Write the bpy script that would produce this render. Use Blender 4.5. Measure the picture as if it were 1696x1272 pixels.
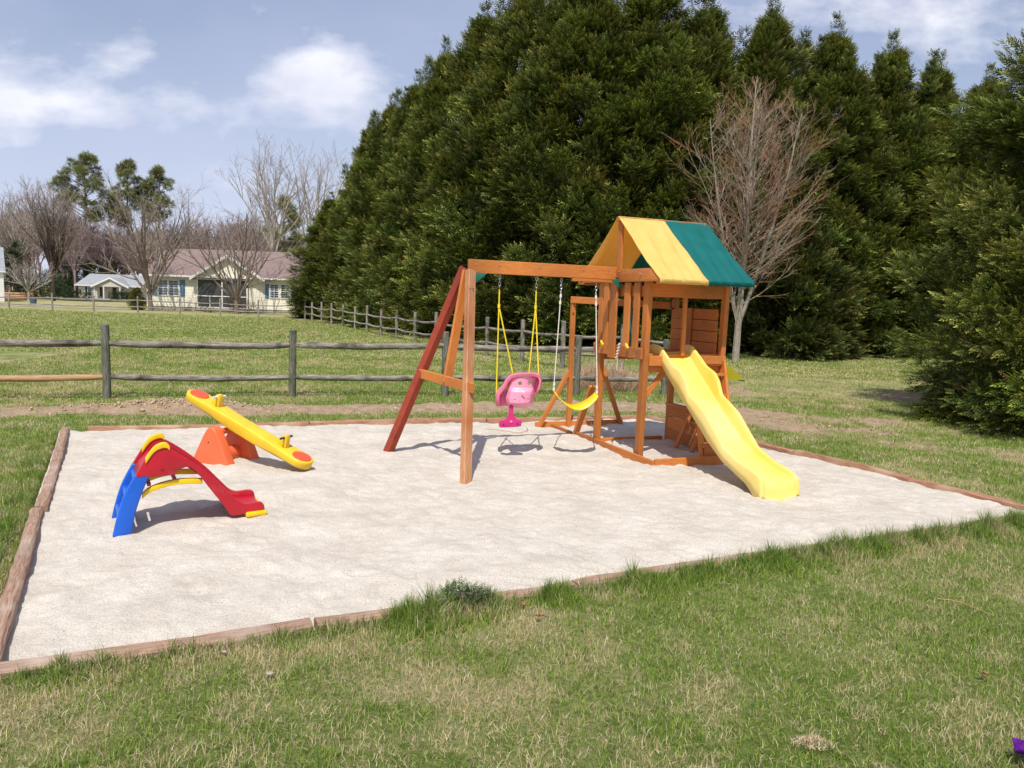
import bpy, math, random
import numpy as np
from mathutils import Vector, Matrix

for o in list(bpy.data.objects):
    bpy.data.objects.remove(o)
S = bpy.context.scene
COL = S.collection
random.seed(7)
RNG = np.random.default_rng(7)

# ------------------------------------------------------------------ camera
CF, CH, CP, CR = 1274.0, 1.62, math.radians(6.2), math.radians(1.9)
FW = Vector((0, math.cos(CP), -math.sin(CP)))
U0 = Vector((0, math.sin(CP), math.cos(CP)))
R0 = Vector((1, 0, 0))
RT = R0 * math.cos(CR) + U0 * math.sin(CR)
UP = -R0 * math.sin(CR) + U0 * math.cos(CR)
cam = bpy.data.cameras.new('camera')
cam.sensor_width = 36
cam.lens = 36 * CF / 1696
cam.clip_start = 0.05
cam.clip_end = 3000
camo = bpy.data.objects.new('camera', cam)
COL.objects.link(camo)
M = Matrix((RT, UP, -FW)).transposed().to_4x4()
M.translation = (0, 0, CH)
camo.matrix_world = M
S.camera = camo

# ------------------------------------------------------------------ light
SUNV = Vector((-0.07, -0.60, 1.0)).normalized()      # towards the sun
sun = bpy.data.lights.new('sun', 'SUN')
sun.energy = 4.3
sun.angle = math.radians(0.6)
sun.color = (1.0, 0.955, 0.88)
suno = bpy.data.objects.new('sun', sun)
COL.objects.link(suno)
suno.rotation_euler = SUNV.to_track_quat('Z', 'Y').to_euler()
S.view_settings.view_transform = 'Standard'
S.view_settings.look = 'None'
S.view_settings.exposure = 0.14
S.view_settings.gamma = 1.0

W = bpy.data.worlds.new('World')
S.world = W
W.use_nodes = True
def build_world():
    nt = W.node_tree
    N, Lk = nt.nodes, nt.links
    N.clear()
    out = N.new('ShaderNodeOutputWorld')
    bg = N.new('ShaderNodeBackground')
    bg.inputs['Strength'].default_value = 0.105
    Lk.new(bg.outputs[0], out.inputs[0])
    sky = N.new('ShaderNodeTexSky')
    sky.sky_type = 'NISHITA'
    sky.sun_disc = False
    sky.sun_elevation = math.asin(SUNV.z)
    sky.sun_rotation = math.atan2(SUNV.x, SUNV.y)
    sky.air_density = 1.0
    sky.dust_density = 1.6
    sky.ozone_density = 2.2
    tc = N.new('ShaderNodeTexCoord')
    sep = N.new('ShaderNodeSeparateXYZ')
    Lk.new(tc.outputs['Generated'], sep.inputs[0])
    def mth(op, a, b=None, c=None, clamp=False):
        n = N.new('ShaderNodeMath'); n.operation = op; n.use_clamp = clamp
        for i, v in enumerate((a, b, c)):
            if v is None: continue
            if isinstance(v, (int, float)): n.inputs[i].default_value = v
            else: Lk.new(v, n.inputs[i])
        return n.outputs[0]
    y = mth('MAXIMUM', sep.outputs[1], 0.08)
    a = mth('DIVIDE', sep.outputs[0], y)
    e = mth('DIVIDE', sep.outputs[2], y)
    comb = N.new('ShaderNodeCombineXYZ')
    Lk.new(a, comb.inputs[0]); Lk.new(mth('MULTIPLY', e, 1.9), comb.inputs[1])
    n1 = N.new('ShaderNodeTexNoise'); n1.inputs['Scale'].default_value = 6.5
    n1.inputs['Detail'].default_value = 8; n1.inputs['Roughness'].default_value = 0.56
    n1.inputs['Distortion'].default_value = 0.0
    Lk.new(comb.outputs[0], n1.inputs['Vector'])
    n2 = N.new('ShaderNodeTexNoise'); n2.inputs['Scale'].default_value = 2.2
    n2.inputs['Detail'].default_value = 5; n2.inputs['Roughness'].default_value = 0.5
    Lk.new(comb.outputs[0], n2.inputs['Vector'])
    tot = None
    def blob(a0, e0, sa, se, g):
        da = mth('DIVIDE', mth('SUBTRACT', a, a0), sa)
        de = mth('DIVIDE', mth('SUBTRACT', e, e0), se)
        q = mth('ADD', mth('MULTIPLY', da, da), mth('MULTIPLY', de, de))
        return mth('MULTIPLY', mth('EXPONENT', mth('MULTIPLY', q, -1.0)), g)
    for b in ((-0.61, 0.225, 0.15, 0.032, 0.66), (-0.50, 0.29, 0.07, 0.028, 0.40), (-0.25, 0.265, 0.085, 0.040, 0.62),
              (-0.34, 0.225, 0.12, 0.03, 0.3), (-0.55, 0.38, 0.3, 0.05, 0.22), (0.55, 0.37, 0.35, 0.05, 0.25),
              (0.1, 0.5, 0.5, 0.1, 0.3)):
        v = blob(*b)
        tot = v if tot is None else mth('ADD', tot, v)
    nn = mth('SUBTRACT', n1.outputs[0], 0.5)
    dens = mth('ADD', tot, mth('MULTIPLY', nn, 1.75))
    dens = mth('SUBTRACT', dens, 0.18)
    dens = mth('MULTIPLY', dens, 2.3, clamp=True)
    wisp = mth('MULTIPLY', mth('SUBTRACT', n2.outputs[0], 0.30), 2.0, clamp=True)
    wisp = mth('MULTIPLY', wisp, 0.55)
    wisp = mth('ADD', wisp, 0.24, clamp=True)
    m1 = N.new('ShaderNodeMix'); m1.data_type = 'RGBA'
    Lk.new(wisp, m1.inputs[0]); Lk.new(sky.outputs[0], m1.inputs[6])
    m1.inputs[7].default_value = (5.0, 5.4, 7.5, 1)
    m2 = N.new('ShaderNodeMix'); m2.data_type = 'RGBA'
    Lk.new(dens, m2.inputs[0]); Lk.new(m1.outputs[2], m2.inputs[6])
    # cloud tops brighter than their bases
    sh = N.new('ShaderNodeMix'); sh.data_type = 'RGBA'
    n3 = N.new('ShaderNodeTexNoise'); n3.inputs['Scale'].default_value = 7.0
    n3.inputs['Detail'].default_value = 6
    mp = N.new('ShaderNodeVectorMath'); mp.operation = 'ADD'; mp.inputs[1].default_value = (0, -0.09, 0.3)
    Lk.new(comb.outputs[0], mp.inputs[0]); Lk.new(mp.outputs[0], n3.inputs['Vector'])
    Lk.new(mth('MULTIPLY', mth('SUBTRACT', n3.outputs[0], 0.32), 2.6, clamp=True), sh.inputs[0])
    sh.inputs[6].default_value = (9.3, 9.4, 9.9, 1)
    sh.inputs[7].default_value = (6.2, 6.4, 7.6, 1)
    Lk.new(sh.outputs[2], m2.inputs[7])
    m3 = N.new('ShaderNodeMix'); m3.data_type = 'RGBA'
    hz = mth('MULTIPLY', mth('EXPONENT', mth('MULTIPLY', mth('ABSOLUTE', e), -5.5)), .85)
    Lk.new(hz, m3.inputs[0]); Lk.new(m2.outputs[2], m3.inputs[6]); m3.inputs[7].default_value = (6.6, 7.1, 8.8, 1)
    Lk.new(m3.outputs[2], bg.inputs[0])
build_world()

# ------------------------------------------------------------------ helpers
def ray(x, y):
    return FW + RT * ((x - 848) / CF) - UP * ((y - 636) / CF)
def gp(x, y, z=0.0):
    d = ray(x, y); k = (z - CH) / d.z
    return Vector((0, 0, CH)) + d * k
def atY(x, y, Y):
    d = ray(x, y)
    return Vector((0, 0, CH)) + d * (Y / d.y)

def mth_tab(seed): return np.random.default_rng(seed).random((256, 256))
_T = [mth_tab(s) for s in range(8)]
def vnoise(x, y, s=0):
    x = np.asarray(x, float); y = np.asarray(y, float)
    xi = np.floor(x).astype(int); yi = np.floor(y).astype(int)
    fx = x - xi; fy = y - yi
    fx = fx * fx * (3 - 2 * fx); fy = fy * fy * (3 - 2 * fy)
    T = _T[s % 8]
    g = lambda i, j: T[(xi + i) % 256, (yi + j) % 256]
    return (g(0, 0) * (1 - fx) + g(1, 0) * fx) * (1 - fy) + (g(0, 1) * (1 - fx) + g(1, 1) * fx) * fy
def fbm(x, y, sc=1.0, oc=4, s=0, ro=0.5):
    r = 0; a = 1; t = 0
    for k in range(oc):
        r = r + a * vnoise(x * sc + 17.3 * k, y * sc + 9.1 * k, s + k); t += a; a *= ro; sc *= 2.03
    return r / t
def sstep(a, b, x):
    t = np.clip((x - a) / (b - a), 0, 1); return t * t * (3 - 2 * t)

def tag(o, label=None, cat=None, group=None, kind=None):
    if label: o['label'] = label
    if cat: o['category'] = cat
    if group: o['group'] = group
    if kind: o['kind'] = kind
    return o
def empty(name, loc=(0, 0, 0), rz=0, label=None, cat=None, group=None):
    o = bpy.data.objects.new(name, None); COL.objects.link(o)
    o.empty_display_size = 0.2
    o.location = loc; o.rotation_euler = (0, 0, rz)
    return tag(o, label, cat, group)
def link_mesh(name, me, mat, parent=None):
    o = bpy.data.objects.new(name, me); COL.objects.link(o)
    if mat: me.materials.append(mat)
    if parent: o.parent = parent
    return o
def np_mesh(name, V, F, attrs=None, smooth=False, loops=None):
    """V (n,3); F (m,k) uniform faces, or list of such arrays"""
    me = bpy.data.meshes.new(name)
    Fs = F if isinstance(F, list) else [F]
    Fs = [np.asarray(f, dtype=np.int32) for f in Fs if len(f)]
    me.vertices.add(len(V)); me.vertices.foreach_set('co', np.asarray(V, dtype=np.float32).ravel())
    nl = sum(f.size for f in Fs); npoly = sum(len(f) for f in Fs)
    me.loops.add(nl); me.loops.foreach_set('vertex_index', np.concatenate([f.ravel() for f in Fs]))
    st = []; tt = []; off = 0
    for f in Fs:
        k = f.shape[1]; st.append(off + np.arange(len(f)) * k); tt.append(np.full(len(f), k)); off += f.size
    me.polygons.add(npoly)
    me.polygons.foreach_set('loop_start', np.concatenate(st).astype(np.int32))
    if smooth: me.polygons.foreach_set('use_smooth', np.ones(npoly, dtype=bool))
    for nm, (ty, arr) in (attrs or {}).items():
        a = me.attributes.new(nm, ty, 'POINT')
        if ty == 'FLOAT_COLOR': a.data.foreach_set('color', np.asarray(arr, dtype=np.float32).ravel())
        elif ty == 'FLOAT_VECTOR': a.data.foreach_set('vector', np.asarray(arr, dtype=np.float32).ravel())
        else: a.data.foreach_set('value', np.asarray(arr, dtype=np.float32).ravel())
    me.update(calc_edges=True)
    me.validate()
    return me

class MB:
    def __init__(s): s.v = []; s.f = []; s.bc = []; s.sm = []
    def raw(s, vs, fs, bc=None, smooth=False):
        o = len(s.v); s.v += [tuple(v) for v in vs]
        off = (random.uniform(0, 40), random.uniform(0, 40), random.uniform(0, 40))
        bc = bc or [tuple(v) for v in vs]
        s.bc += [(b[0] + off[0], b[1] + off[1], b[2] + off[2]) for b in bc]
        for f in fs: s.f.append([i + o for i in f]); s.sm.append(smooth)
    def board(s, p0, p1, w, t, up=(0, 0, 1), ch=0.004):
        """w measured along 'side' = axis x up, t along the up-ish normal"""
        p0, p1 = Vector(p0), Vector(p1); ax = (p1 - p0); Ln = ax.length; ax.normalize()
        side = ax.cross(Vector(up))
        if side.length < 1e-4: side = ax.cross(Vector((1, 0, 0)))
        side.normalize(); nn = side.cross(ax).normalized()
        w2, t2 = w / 2, t / 2; ch = min(ch, w2 * .5, t2 * .5)
        sec = [(-w2 + ch, -t2), (w2 - ch, -t2), (w2, -t2 + ch), (w2, t2 - ch), (w2 - ch, t2), (-w2 + ch, t2), (-w2, t2 - ch), (-w2, -t2 + ch)]
        vs = []; bc = []
        for (d, q) in ((0, 1 - ch / w2), (ch, 1), (Ln - ch, 1), (Ln, 1 - ch / w2)):
            qq = (1 - ch * 2 / max(w, t)) if q < 1 else 1
            for a, b in sec:
                vs.append(p0 + ax * d + side * a * qq + nn * b * qq); bc.append((d, a, b))
        fs = []
        for k in range(3):
            for i in range(8):
                j = (i + 1) % 8; fs.append((k * 8 + i, k * 8 + j, k * 8 + 8 + j, k * 8 + 8 + i))
        fs.append(tuple(range(7, -1, -1))); fs.append(tuple(range(24, 32)))
        s.raw(vs, fs, bc)
        return s
    def box(s, c, d, rz=0, ch=0.003):
        c = Vector(c); ax = Vector((math.cos(rz), math.sin(rz), 0))
        return s.board(c - ax * d[0] / 2, c + ax * d[0] / 2, d[1], d[2], ch=ch)
    def tube(s, pts, rs, n=8, cap=True, smooth=True, jit=0):
        pts = [Vector(p) for p in pts]
        if isinstance(rs, (int, float)): rs = [rs] * len(pts)
        vs = []; bc = []; d = 0; prev = None
        for i, p in enumerate(pts):
            a = pts[min(i + 1, len(pts) - 1)] - pts[max(i - 1, 0)]
            a.normalize()
            if prev is None:
                x = a.cross(Vector((0, 0, 1)))
                if x.length < .05: x = a.cross(Vector((1, 0, 0)))
            else: x = prev - a * prev.dot(a)
            x.normalize(); prev = x; y = a.cross(x)
            if i: d += (p - pts[i - 1]).length
            for k in range(n):
                th = 2 * math.pi * k / n; r = rs[i] * (1 + random.uniform(-jit, jit))
                vs.append(p + x * math.cos(th) * r + y * math.sin(th) * r)
                bc.append((d, math.cos(th) * r, math.sin(th) * r))
        fs = []
        for i in range(len(pts) - 1):
            for k in range(n):
                j = (k + 1) % n; fs.append((i * n + k, i * n + j, i * n + n + j, i * n + n + k))
        if cap:
            fs.append(tuple(range(n - 1, -1, -1))); m = (len(pts) - 1) * n; fs.append(tuple(range(m, m + n)))
        s.raw(vs, fs, bc, smooth)
        return s
    def prism(s, poly, o, ex, ey, en, th):
        """polygon (2D list) in the plane o + ex*a + ey*b, extruded th along en"""
        o, ex, ey, en = Vector(o), Vector(ex), Vector(ey), Vector(en)
        n = len(poly)
        vs = [o + ex * a + ey * b for a, b in poly] + [o + ex * a + ey * b + en * th for a, b in poly]
        fs = [tuple(range(n - 1, -1, -1)), tuple(range(n, 2 * n))] + [(i, (i + 1) % n, n + (i + 1) % n, n + i) for i in range(n)]
        bc = [(a, b, 0) for a, b in poly] + [(a, b, th) for a, b in poly]
        s.raw(vs, fs, bc)
        return s
    def build(s, name, mat, parent=None, bevel=0, seg=2, smooth=None, solid=0, sub=0):
        me = bpy.data.meshes.new(name)
        me.from_pydata(s.v, [], s.f)
        a = me.attributes.new('bc', 'FLOAT_VECTOR', 'POINT')
        a.data.foreach_set('vector', np.array(s.bc, dtype=np.float32).ravel())
        import bmesh
        bm = bmesh.new(); bm.from_mesh(me); bmesh.ops.recalc_face_normals(bm, faces=bm.faces); bm.to_mesh(me); bm.free()
        sm = s.sm if smooth is None else [smooth] * len(s.f)
        me.polygons.foreach_set('use_smooth', np.array(sm, dtype=bool))
        if any(sm): me.set_sharp_from_angle(angle=math.radians(42))
        o = link_mesh(name, me, mat, parent)
        if solid:
            m = o.modifiers.new('solid', 'SOLIDIFY'); m.thickness = solid; m.offset = 0
        if bevel:
            m = o.modifiers.new('bevel', 'BEVEL'); m.width = bevel; m.segments = seg; m.limit_method = 'ANGLE'; m.angle_limit = math.radians(35)
            m.harden_normals = False
            for p in me.polygons: p.use_smooth = True
        if sub:
            m = o.modifiers.new('sub', 'SUBSURF'); m.levels = sub; m.render_levels = sub
        return o

# ------------------------------------------------------------------ materials
def newmat(name):
    m = bpy.data.materials.new(name); m.use_nodes = True
    nt = m.node_tree; b = nt.nodes['Principled BSDF']
    return m, nt, b
def nd(nt, t, **k):
    n = nt.nodes.new(t)
    for a, v in k.items(): setattr(n, a, v)
    return n
def noise_mat(name, c1, c2, scale=8, stretch=(1, 1, 1), rough=0.6, spec=0.4, bump=0.2, bscale=None, coord='bc', lo=0.35, hi=0.65, c3=None, s3=2.0, coat=0.0, detail=6, bdist=0.004, l3=0.5, h3=0.7):
    m, nt, b = newmat(name)
    if coord in ('bc',):
        at = nd(nt, 'ShaderNodeAttribute', attribute_name=coord); vec = at.outputs['Vector']
    else:
        tc = nd(nt, 'ShaderNodeTexCoord'); vec = tc.outputs[coord]
    mp = nd(nt, 'ShaderNodeMapping'); mp.inputs['Scale'].default_value = stretch
    nt.links.new(vec, mp.inputs[0])
    n = nd(nt, 'ShaderNodeTexNoise'); n.inputs['Scale'].default_value = scale; n.inputs['Detail'].default_value = detail
    n.inputs['Roughness'].default_value = 0.6
    nt.links.new(mp.outputs[0], n.inputs['Vector'])
    cr = nd(nt, 'ShaderNodeValToRGB')
    cr.color_ramp.elements[0].position = lo; cr.color_ramp.elements[1].position = hi
    cr.color_ramp.elements[0].color = (*c1, 1); cr.color_ramp.elements[1].color = (*c2, 1)
    nt.links.new(n.outputs[0], cr.inputs[0])
    out = cr.outputs[0]
    if c3:
        n3 = nd(nt, 'ShaderNodeTexNoise'); n3.inputs['Scale'].default_value = s3; n3.inputs['Detail'].default_value = 5
        nt.links.new(vec, n3.inputs['Vector'])
        r3 = nd(nt, 'ShaderNodeMapRange'); r3.inputs[1].default_value = l3; r3.inputs[2].default_value = h3
        nt.links.new(n3.outputs[0], r3.inputs[0])
        mx = nd(nt, 'ShaderNodeMix', data_type='RGBA'); nt.links.new(r3.outputs[0], mx.inputs[0])
        nt.links.new(out, mx.inputs[6]); mx.inputs[7].default_value = (*c3, 1); out = mx.outputs[2]
    nt.links.new(out, b.inputs['Base Color'])
    b.inputs['Roughness'].default_value = rough
    b.inputs['Specular IOR Level'].default_value = spec
    b.inputs['Coat Weight'].default_value = coat
    if bump:
        bp = nd(nt, 'ShaderNodeBump'); bp.inputs['Strength'].default_value = bump; bp.inputs['Distance'].default_value = bdist
        if bscale:
            nb = nd(nt, 'ShaderNodeTexNoise'); nb.inputs['Scale'].default_value = bscale; nb.inputs['Detail'].default_value = 4
            nt.links.new(mp.outputs[0], nb.inputs['Vector']); nt.links.new(nb.outputs[0], bp.inputs['Height'])
        else: nt.links.new(n.outputs[0], bp.inputs['Height'])
        nt.links.new(bp.outputs[0], b.inputs['Normal'])
    return m
def knots(m, col=(.10, .03, .012), sc=5.0, th=.085):
    nt = m.node_tree; b = nt.nodes['Principled BSDF']; src = b.inputs['Base Color'].links[0].from_socket
    at = nd(nt, 'ShaderNodeAttribute', attribute_name='bc'); mp = nd(nt, 'ShaderNodeMapping'); mp.inputs['Scale'].default_value = (.55, 1, 1); nt.links.new(at.outputs['Vector'], mp.inputs[0])
    vo = nd(nt, 'ShaderNodeTexVoronoi'); vo.inputs['Scale'].default_value = sc; nt.links.new(mp.outputs[0], vo.inputs['Vector'])
    r_ = nd(nt, 'ShaderNodeMapRange'); r_.inputs[1].default_value = th; r_.inputs[2].default_value = th * .35; nt.links.new(vo.outputs['Distance'], r_.inputs[0])
    n = nd(nt, 'ShaderNodeTexNoise'); n.inputs['Scale'].default_value = .7; n.inputs['Detail'].default_value = 1; nt.links.new(at.outputs['Vector'], n.inputs['Vector'])
    hs = nd(nt, 'ShaderNodeHueSaturation'); v = nd(nt, 'ShaderNodeMapRange'); v.inputs[1].default_value = .3; v.inputs[2].default_value = .7; v.inputs[3].default_value = .72; v.inputs[4].default_value = 1.25
    nt.links.new(n.outputs[0], v.inputs[0]); nt.links.new(v.outputs[0], hs.inputs['Value']); nt.links.new(src, hs.inputs['Color'])
    mx = nd(nt, 'ShaderNodeMix', data_type='RGBA'); nt.links.new(r_.outputs[0], mx.inputs[0]); nt.links.new(hs.outputs[0], mx.inputs[6]); mx.inputs[7].default_value = (*col, 1)
    nt.links.new(mx.outputs[2], b.inputs['Base Color'])
def plastic(name, c, c2=None, rough=0.35, c3=None):
    c2 = c2 or tuple(x * 0.82 for x in c)
    return noise_mat(name, c2, c, scale=3.5, rough=rough, spec=0.5, bump=0.06, bscale=90, bdist=0.002, c3=c3, s3=5, l3=.62, h3=.85)

M_cedar = noise_mat('cedar_stain', (.42, .125, .024), (.60, .225, .052), 9, (1.3, 16, 16), .55, .35, .35, c3=(.36, .115, .03), s3=1.7, lo=.3, hi=.7, l3=.55, h3=.85)
M_cedar_pale = noise_mat('pale_cedar', (.42, .18, .075), (.62, .33, .17), 9, (1.2, 16, 16), .6, .3, .35, c3=(.40, .15, .055), s3=2.4)
M_redwood = noise_mat('red_stain', (.22, .032, .016), (.34, .058, .026), 9, (1.3, 14, 14), .6, .3, .3, c3=(.17, .035, .02), s3=2)
M_timber = noise_mat('border_timber', (.22, .13, .09), (.42, .28, .20), 7, (1.2, 14, 14), .85, .2, .7, c3=(.46, .36, .29), s3=3.0, l3=.5, h3=.75, bdist=.01)
M_timber_red = noise_mat('border_timber_red', (.24, .12, .07), (.42, .23, .145), 7, (1.2, 14, 14), .85, .2, .7, c3=(.44, .30, .21), s3=3.0, bdist=.01)
M_rail = noise_mat('weathered_rail', (.07, .06, .05), (.42, .38, .32), 6, (1.0, 14, 14), .9, .15, .9, c3=(.07, .06, .052), s3=3.4, bdist=.012, lo=.32, hi=.68)
M_rail_new = noise_mat('new_rail', (.34, .19, .10), (.52, .33, .19), 6, (1.0, 12, 12), .85, .2, .7, bdist=.008)
M_post = noise_mat('weathered_post', (.06, .062, .048), (.27, .26, .205), 6, (1.0, 12, 12), .9, .15, .9, c3=(.055, .075, .045), s3=4, bdist=.012, lo=.3, hi=.7)
M_farrail = noise_mat('far_rail', (.18, .155, .13), (.38, .34, .29), 4, (1, 5, 5), .9, .1, .3)
knots(M_cedar); knots(M_cedar_pale, (.16, .06, .03)); knots(M_redwood, (.06, .012, .01), 5, .07)
P_yel = plastic('yellow_plastic', (.82, .56, .03), (.74, .47, .02), .40, c3=(.82, .62, .16))
P_slide = noise_mat('slide_plastic', (.84, .57, .085), (.88, .655, .15), 2.2, rough=.33, spec=.5, bump=.05, bscale=60, bdist=.002, coord='Object', c3=(.88, .70, .25), s3=1.6, l3=.45, h3=.75)
P_yel2 = plastic('bright_yellow_plastic', (.88, .60, .005), (.80, .50, .004), .36)
P_red = plastic('red_plastic', (.52, .010, .026), (.42, .008, .02), .36, c3=(.56, .09, .09))
P_blue = plastic('blue_plastic', (.008, .12, .62), (.006, .095, .5), .36, c3=(.07, .19, .58))
P_orange = plastic('orange_plastic', (.82, .155, .055), (.74, .13, .045), .48, c3=(.80, .27, .15))
P_seat = plastic('coral_plastic', (.74, .10, .035), (.66, .085, .03), .45)
P_pink = plastic('pink_plastic', (.86, .24, .38), (.80, .18, .32), .38)
P_pink2 = plastic('pale_pink_plastic', (.88, .34, .48), (.84, .30, .44), .4)
P_mag = plastic('magenta_plastic', (.62, .02, .20), (.52, .02, .16), .4)
P_green = plastic('green_plastic', (.01, .16, .11), (.01, .12, .09), .4)
P_dark = plastic('dark_plastic', (.05, .05, .05), (.03, .03, .03), .5)
M_metal = noise_mat('galvanised_metal', (.35, .36, .37), (.55, .56, .57), 30, rough=.35, bump=0); M_metal.node_tree.nodes['Principled BSDF'].inputs['Metallic'].default_value = .8
M_rope_w = noise_mat('white_rope', (.55, .52, .46), (.78, .75, .68), 60, (1, 1, 1), .85, .2, .5)
M_rope_y = noise_mat('yellow_rope', (.72, .55, .02), (.85, .68, .03), 60, (1, 1, 1), .7, .3, .4)

def fabric(name, c, c2, tc_=None):
    m = noise_mat(name, c2, c, 5, (1, 1, 1), .75, .25, .25, bscale=160, bdist=.002)
    nt = m.node_tree; b = nt.nodes['Principled BSDF']
    tr = nd(nt, 'ShaderNodeBsdfTranslucent'); tr.inputs[0].default_value = (*(tc_ or c), 1)
    mx = nd(nt, 'ShaderNodeMixShader'); mx.inputs[0].default_value = .38
    o = nt.nodes['Material Output']
    nt.links.new(b.outputs[0], mx.inputs[1]); nt.links.new(tr.outputs[0], mx.inputs[2]); nt.links.new(mx.outputs[0], o.inputs[0])
    return m
F_yel = fabric('yellow_canvas', (.90, .68, .23), (.84, .61, .18), (.98, .58, .01))
F_grn = fabric('green_canvas', (.012, .20, .19), (.010, .165, .155))
F_shade = fabric('olive_yellow_canvas', (.55, .48, .02), (.45, .42, .02))

def leafmat(name, trans=.25, rough=.55, spec=.3):
    m, nt, b = newmat(name)
    at = nd(nt, 'ShaderNodeAttribute', attribute_name='col')
    nt.links.new(at.outputs['Color'], b.inputs['Base Color'])
    b.inputs['Roughness'].default_value = rough; b.inputs['Specular IOR Level'].default_value = spec
    if trans:
        tr = nd(nt, 'ShaderNodeBsdfTranslucent'); nt.links.new(at.outputs['Color'], tr.inputs[0])
        mx = nd(nt, 'ShaderNodeMixShader'); mx.inputs[0].default_value = trans
        nt.links.new(b.outputs[0], mx.inputs[1]); nt.links.new(tr.outputs[0], mx.inputs[2])
        nt.links.new(mx.outputs[0], nt.nodes['Material Output'].inputs[0])
    return m
M_leaf = leafmat('conifer_foliage', .18, .6, .2)
M_blade = leafmat('grass_blades', .36, .55, .25)
M_straw = leafmat('dry_stems', .2, .7, .15)
M_bark = noise_mat('grey_bark', (.22, .195, .16), (.50, .455, .39), 10, (1, 5, 5), .9, .1, .6, bdist=.01)
M_bark_tan = noise_mat('tan_bark', (.20, .165, .13), (.42, .37, .30), 10, (1, 5, 5), .9, .1, .6, bdist=.01)
M_bark_brown = noise_mat('brown_bark', (.14, .11, .09), (.29, .235, .195), 8, (1, 5, 5), .9, .1, .5, bdist=.01)
M_bark_dark = noise_mat('dark_bark', (.045, .034, .026), (.12, .09, .07), 8, (1, 5, 5), .9, .1, .5, bdist=.01)
def twigmat(name, c1, c2): return noise_mat(name, c1, c2, 1.3, rough=.85, spec=.1, bump=0, coord='Object', lo=.4, hi=.6)
M_twig_red = twigmat('red_twigs', (.33, .26, .19), (.35, .17, .10))
M_twig_brown = twigmat('brown_twigs', (.27, .22, .19), (.35, .28, .245))
M_twig_grey = twigmat('grey_twigs', (.26, .22, .20), (.34, .29, .26))
M_wood_far = twigmat('far_wood_twigs', (.24, .185, .18), (.31, .23, .21))

# ------------------------------------------------------------------ ground
BL, BR, FR, FL = (-5.0, 8.5), (1.97, 10.99), (4.50, 6.20), (-2.13, 3.05)
QUAD = [BL, FL, FR, BR]
def quad_dist(x, y):
    """signed distance, positive inside the sandbox"""
    d = None
    for i in range(4):
        (x0, y0), (x1, y1) = QUAD[i], QUAD[(i + 1) % 4]
        ex, ey = x1 - x0, y1 - y0; l = math.hypot(ex, ey)
        dd = -((x - x0) * ey - (y - y0) * ex) / l
        d = dd if d is None else np.minimum(d, dd)
    return d
BAND = [(-9, 8.2), (-6.3, 9.45), (-4.9, 10.1), (-3.4, 10.5), (-1.2, 11.1), (0.6, 11.9), (2.2, 12.1), (3.4, 11.9), (4.3, 10.9), (5.2, 9.6), (6.4, 8.3), (7.6, 7.3)]
def band_dist(x, y):
    d = np.full(np.shape(x), 99.0)
    for i in range(len(BAND) - 1):
        (x0, y0), (x1, y1) = BAND[i], BAND[i + 1]
        ex, ey = x1 - x0, y1 - y0; q = ex * ex + ey * ey
        t = np.clip(((x - x0) * ex + (y - y0) * ey) / q, 0, 1)
        d = np.minimum(d, np.hypot(x - x0 - t * ex, y - y0 - t * ey))
    return d
def dirt_mask(x, y):
    n = fbm(x, y, 1.6, 4, 1); n2 = fbm(x, y, .7, 3, 5)
    w = .42 + .30 * sstep(2.0, 3.2, x) * (1 - sstep(4.0, 5.2, x)) - .08 * sstep(4.6, 5.6, x) + .12 * sstep(-1, 2, x)
    br = (n - .5) * .9
    d = 1 - sstep(w - .16, w + .14, band_dist(x, y) + br * .55)
    # broken up towards the right
    d = d * (1 - sstep(3.3, 5.2, x) * sstep(.36, .50, n2) * .97) * (1 - .9 * sstep(4.6, 5.8, x))
    # loose sandy patches to the right of the frame
    p = sstep(.56, .66, fbm(x, y, .9, 4, 3)) * sstep(2.6, 4.2, x) * (1 - sstep(8.6, 10.5, x)) * sstep(7.5, 9, y) * (1 - sstep(14.5, 18, y))
    return np.clip(np.maximum(d, p * .8), 0, 1)
def dry_mask(x, y):
    n = fbm(x, y, .55, 4, 2); m = fbm(x, y, 2.6, 3, 4)
    base = sstep(.40, .62, n * .65 + m * .35)
    zone = sstep(3.5, 5.5, x) * sstep(12.3, 14, y) * (1 - sstep(19, 23, y))
    far = sstep(45, 56, y)
    base = base * (1 - sstep(30, 45, y)) + .5 * sstep(30, 45, y)
    return np.clip(base * .85 + zone * .65 + far * .45, 0, 1)
def ground_h(x, y):
    r = np.hypot(x, y)
    h = (fbm(x, y, .8, 3, 6) - .5) * .05 + (fbm(x, y, 5, 3, 7) - .5) * .018
    dm = dirt_mask(x, y)
    h = h + dm * (fbm(x, y, 7, 4, 0, .6) - .42) * .11 + np.exp(-band_dist(x, y) ** 2 / .10) * (.05 + .09 * np.exp(-((x + 4.5) / .7) ** 2)) * (1 - sstep(-1, 3, x))
    h = h * (1 - sstep(25, 60, r) * .8)
    q = quad_dist(x, y)
    h = h * (1 - sstep(-.30, -.05, q)) - .20 * sstep(-.09, .02, q)
    return h
def axis_vals(lo, hi, step, far_lo, far_hi):
    mid = np.arange(lo, hi + 1e-6, step); L = []; s = step; x = lo
    while x > far_lo: s *= 1.16; x -= s; L.append(x)
    Rr = []; s = step; x = hi
    while x < far_hi: s *= 1.16; x += s; Rr.append(x)
    return np.array(L[::-1] + list(mid) + Rr)
gx = axis_vals(-8.5, 9.5, .055, -1500, 1500); gy = axis_vals(1.2, 16.5, .055, -60, 2200)
GX, GY = np.meshgrid(gx, gy)
GZ = ground_h(GX, GY)
nx, ny = len(gx), len(gy)
V = np.stack([GX.ravel(), GY.ravel(), GZ.ravel()], 1)
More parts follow.
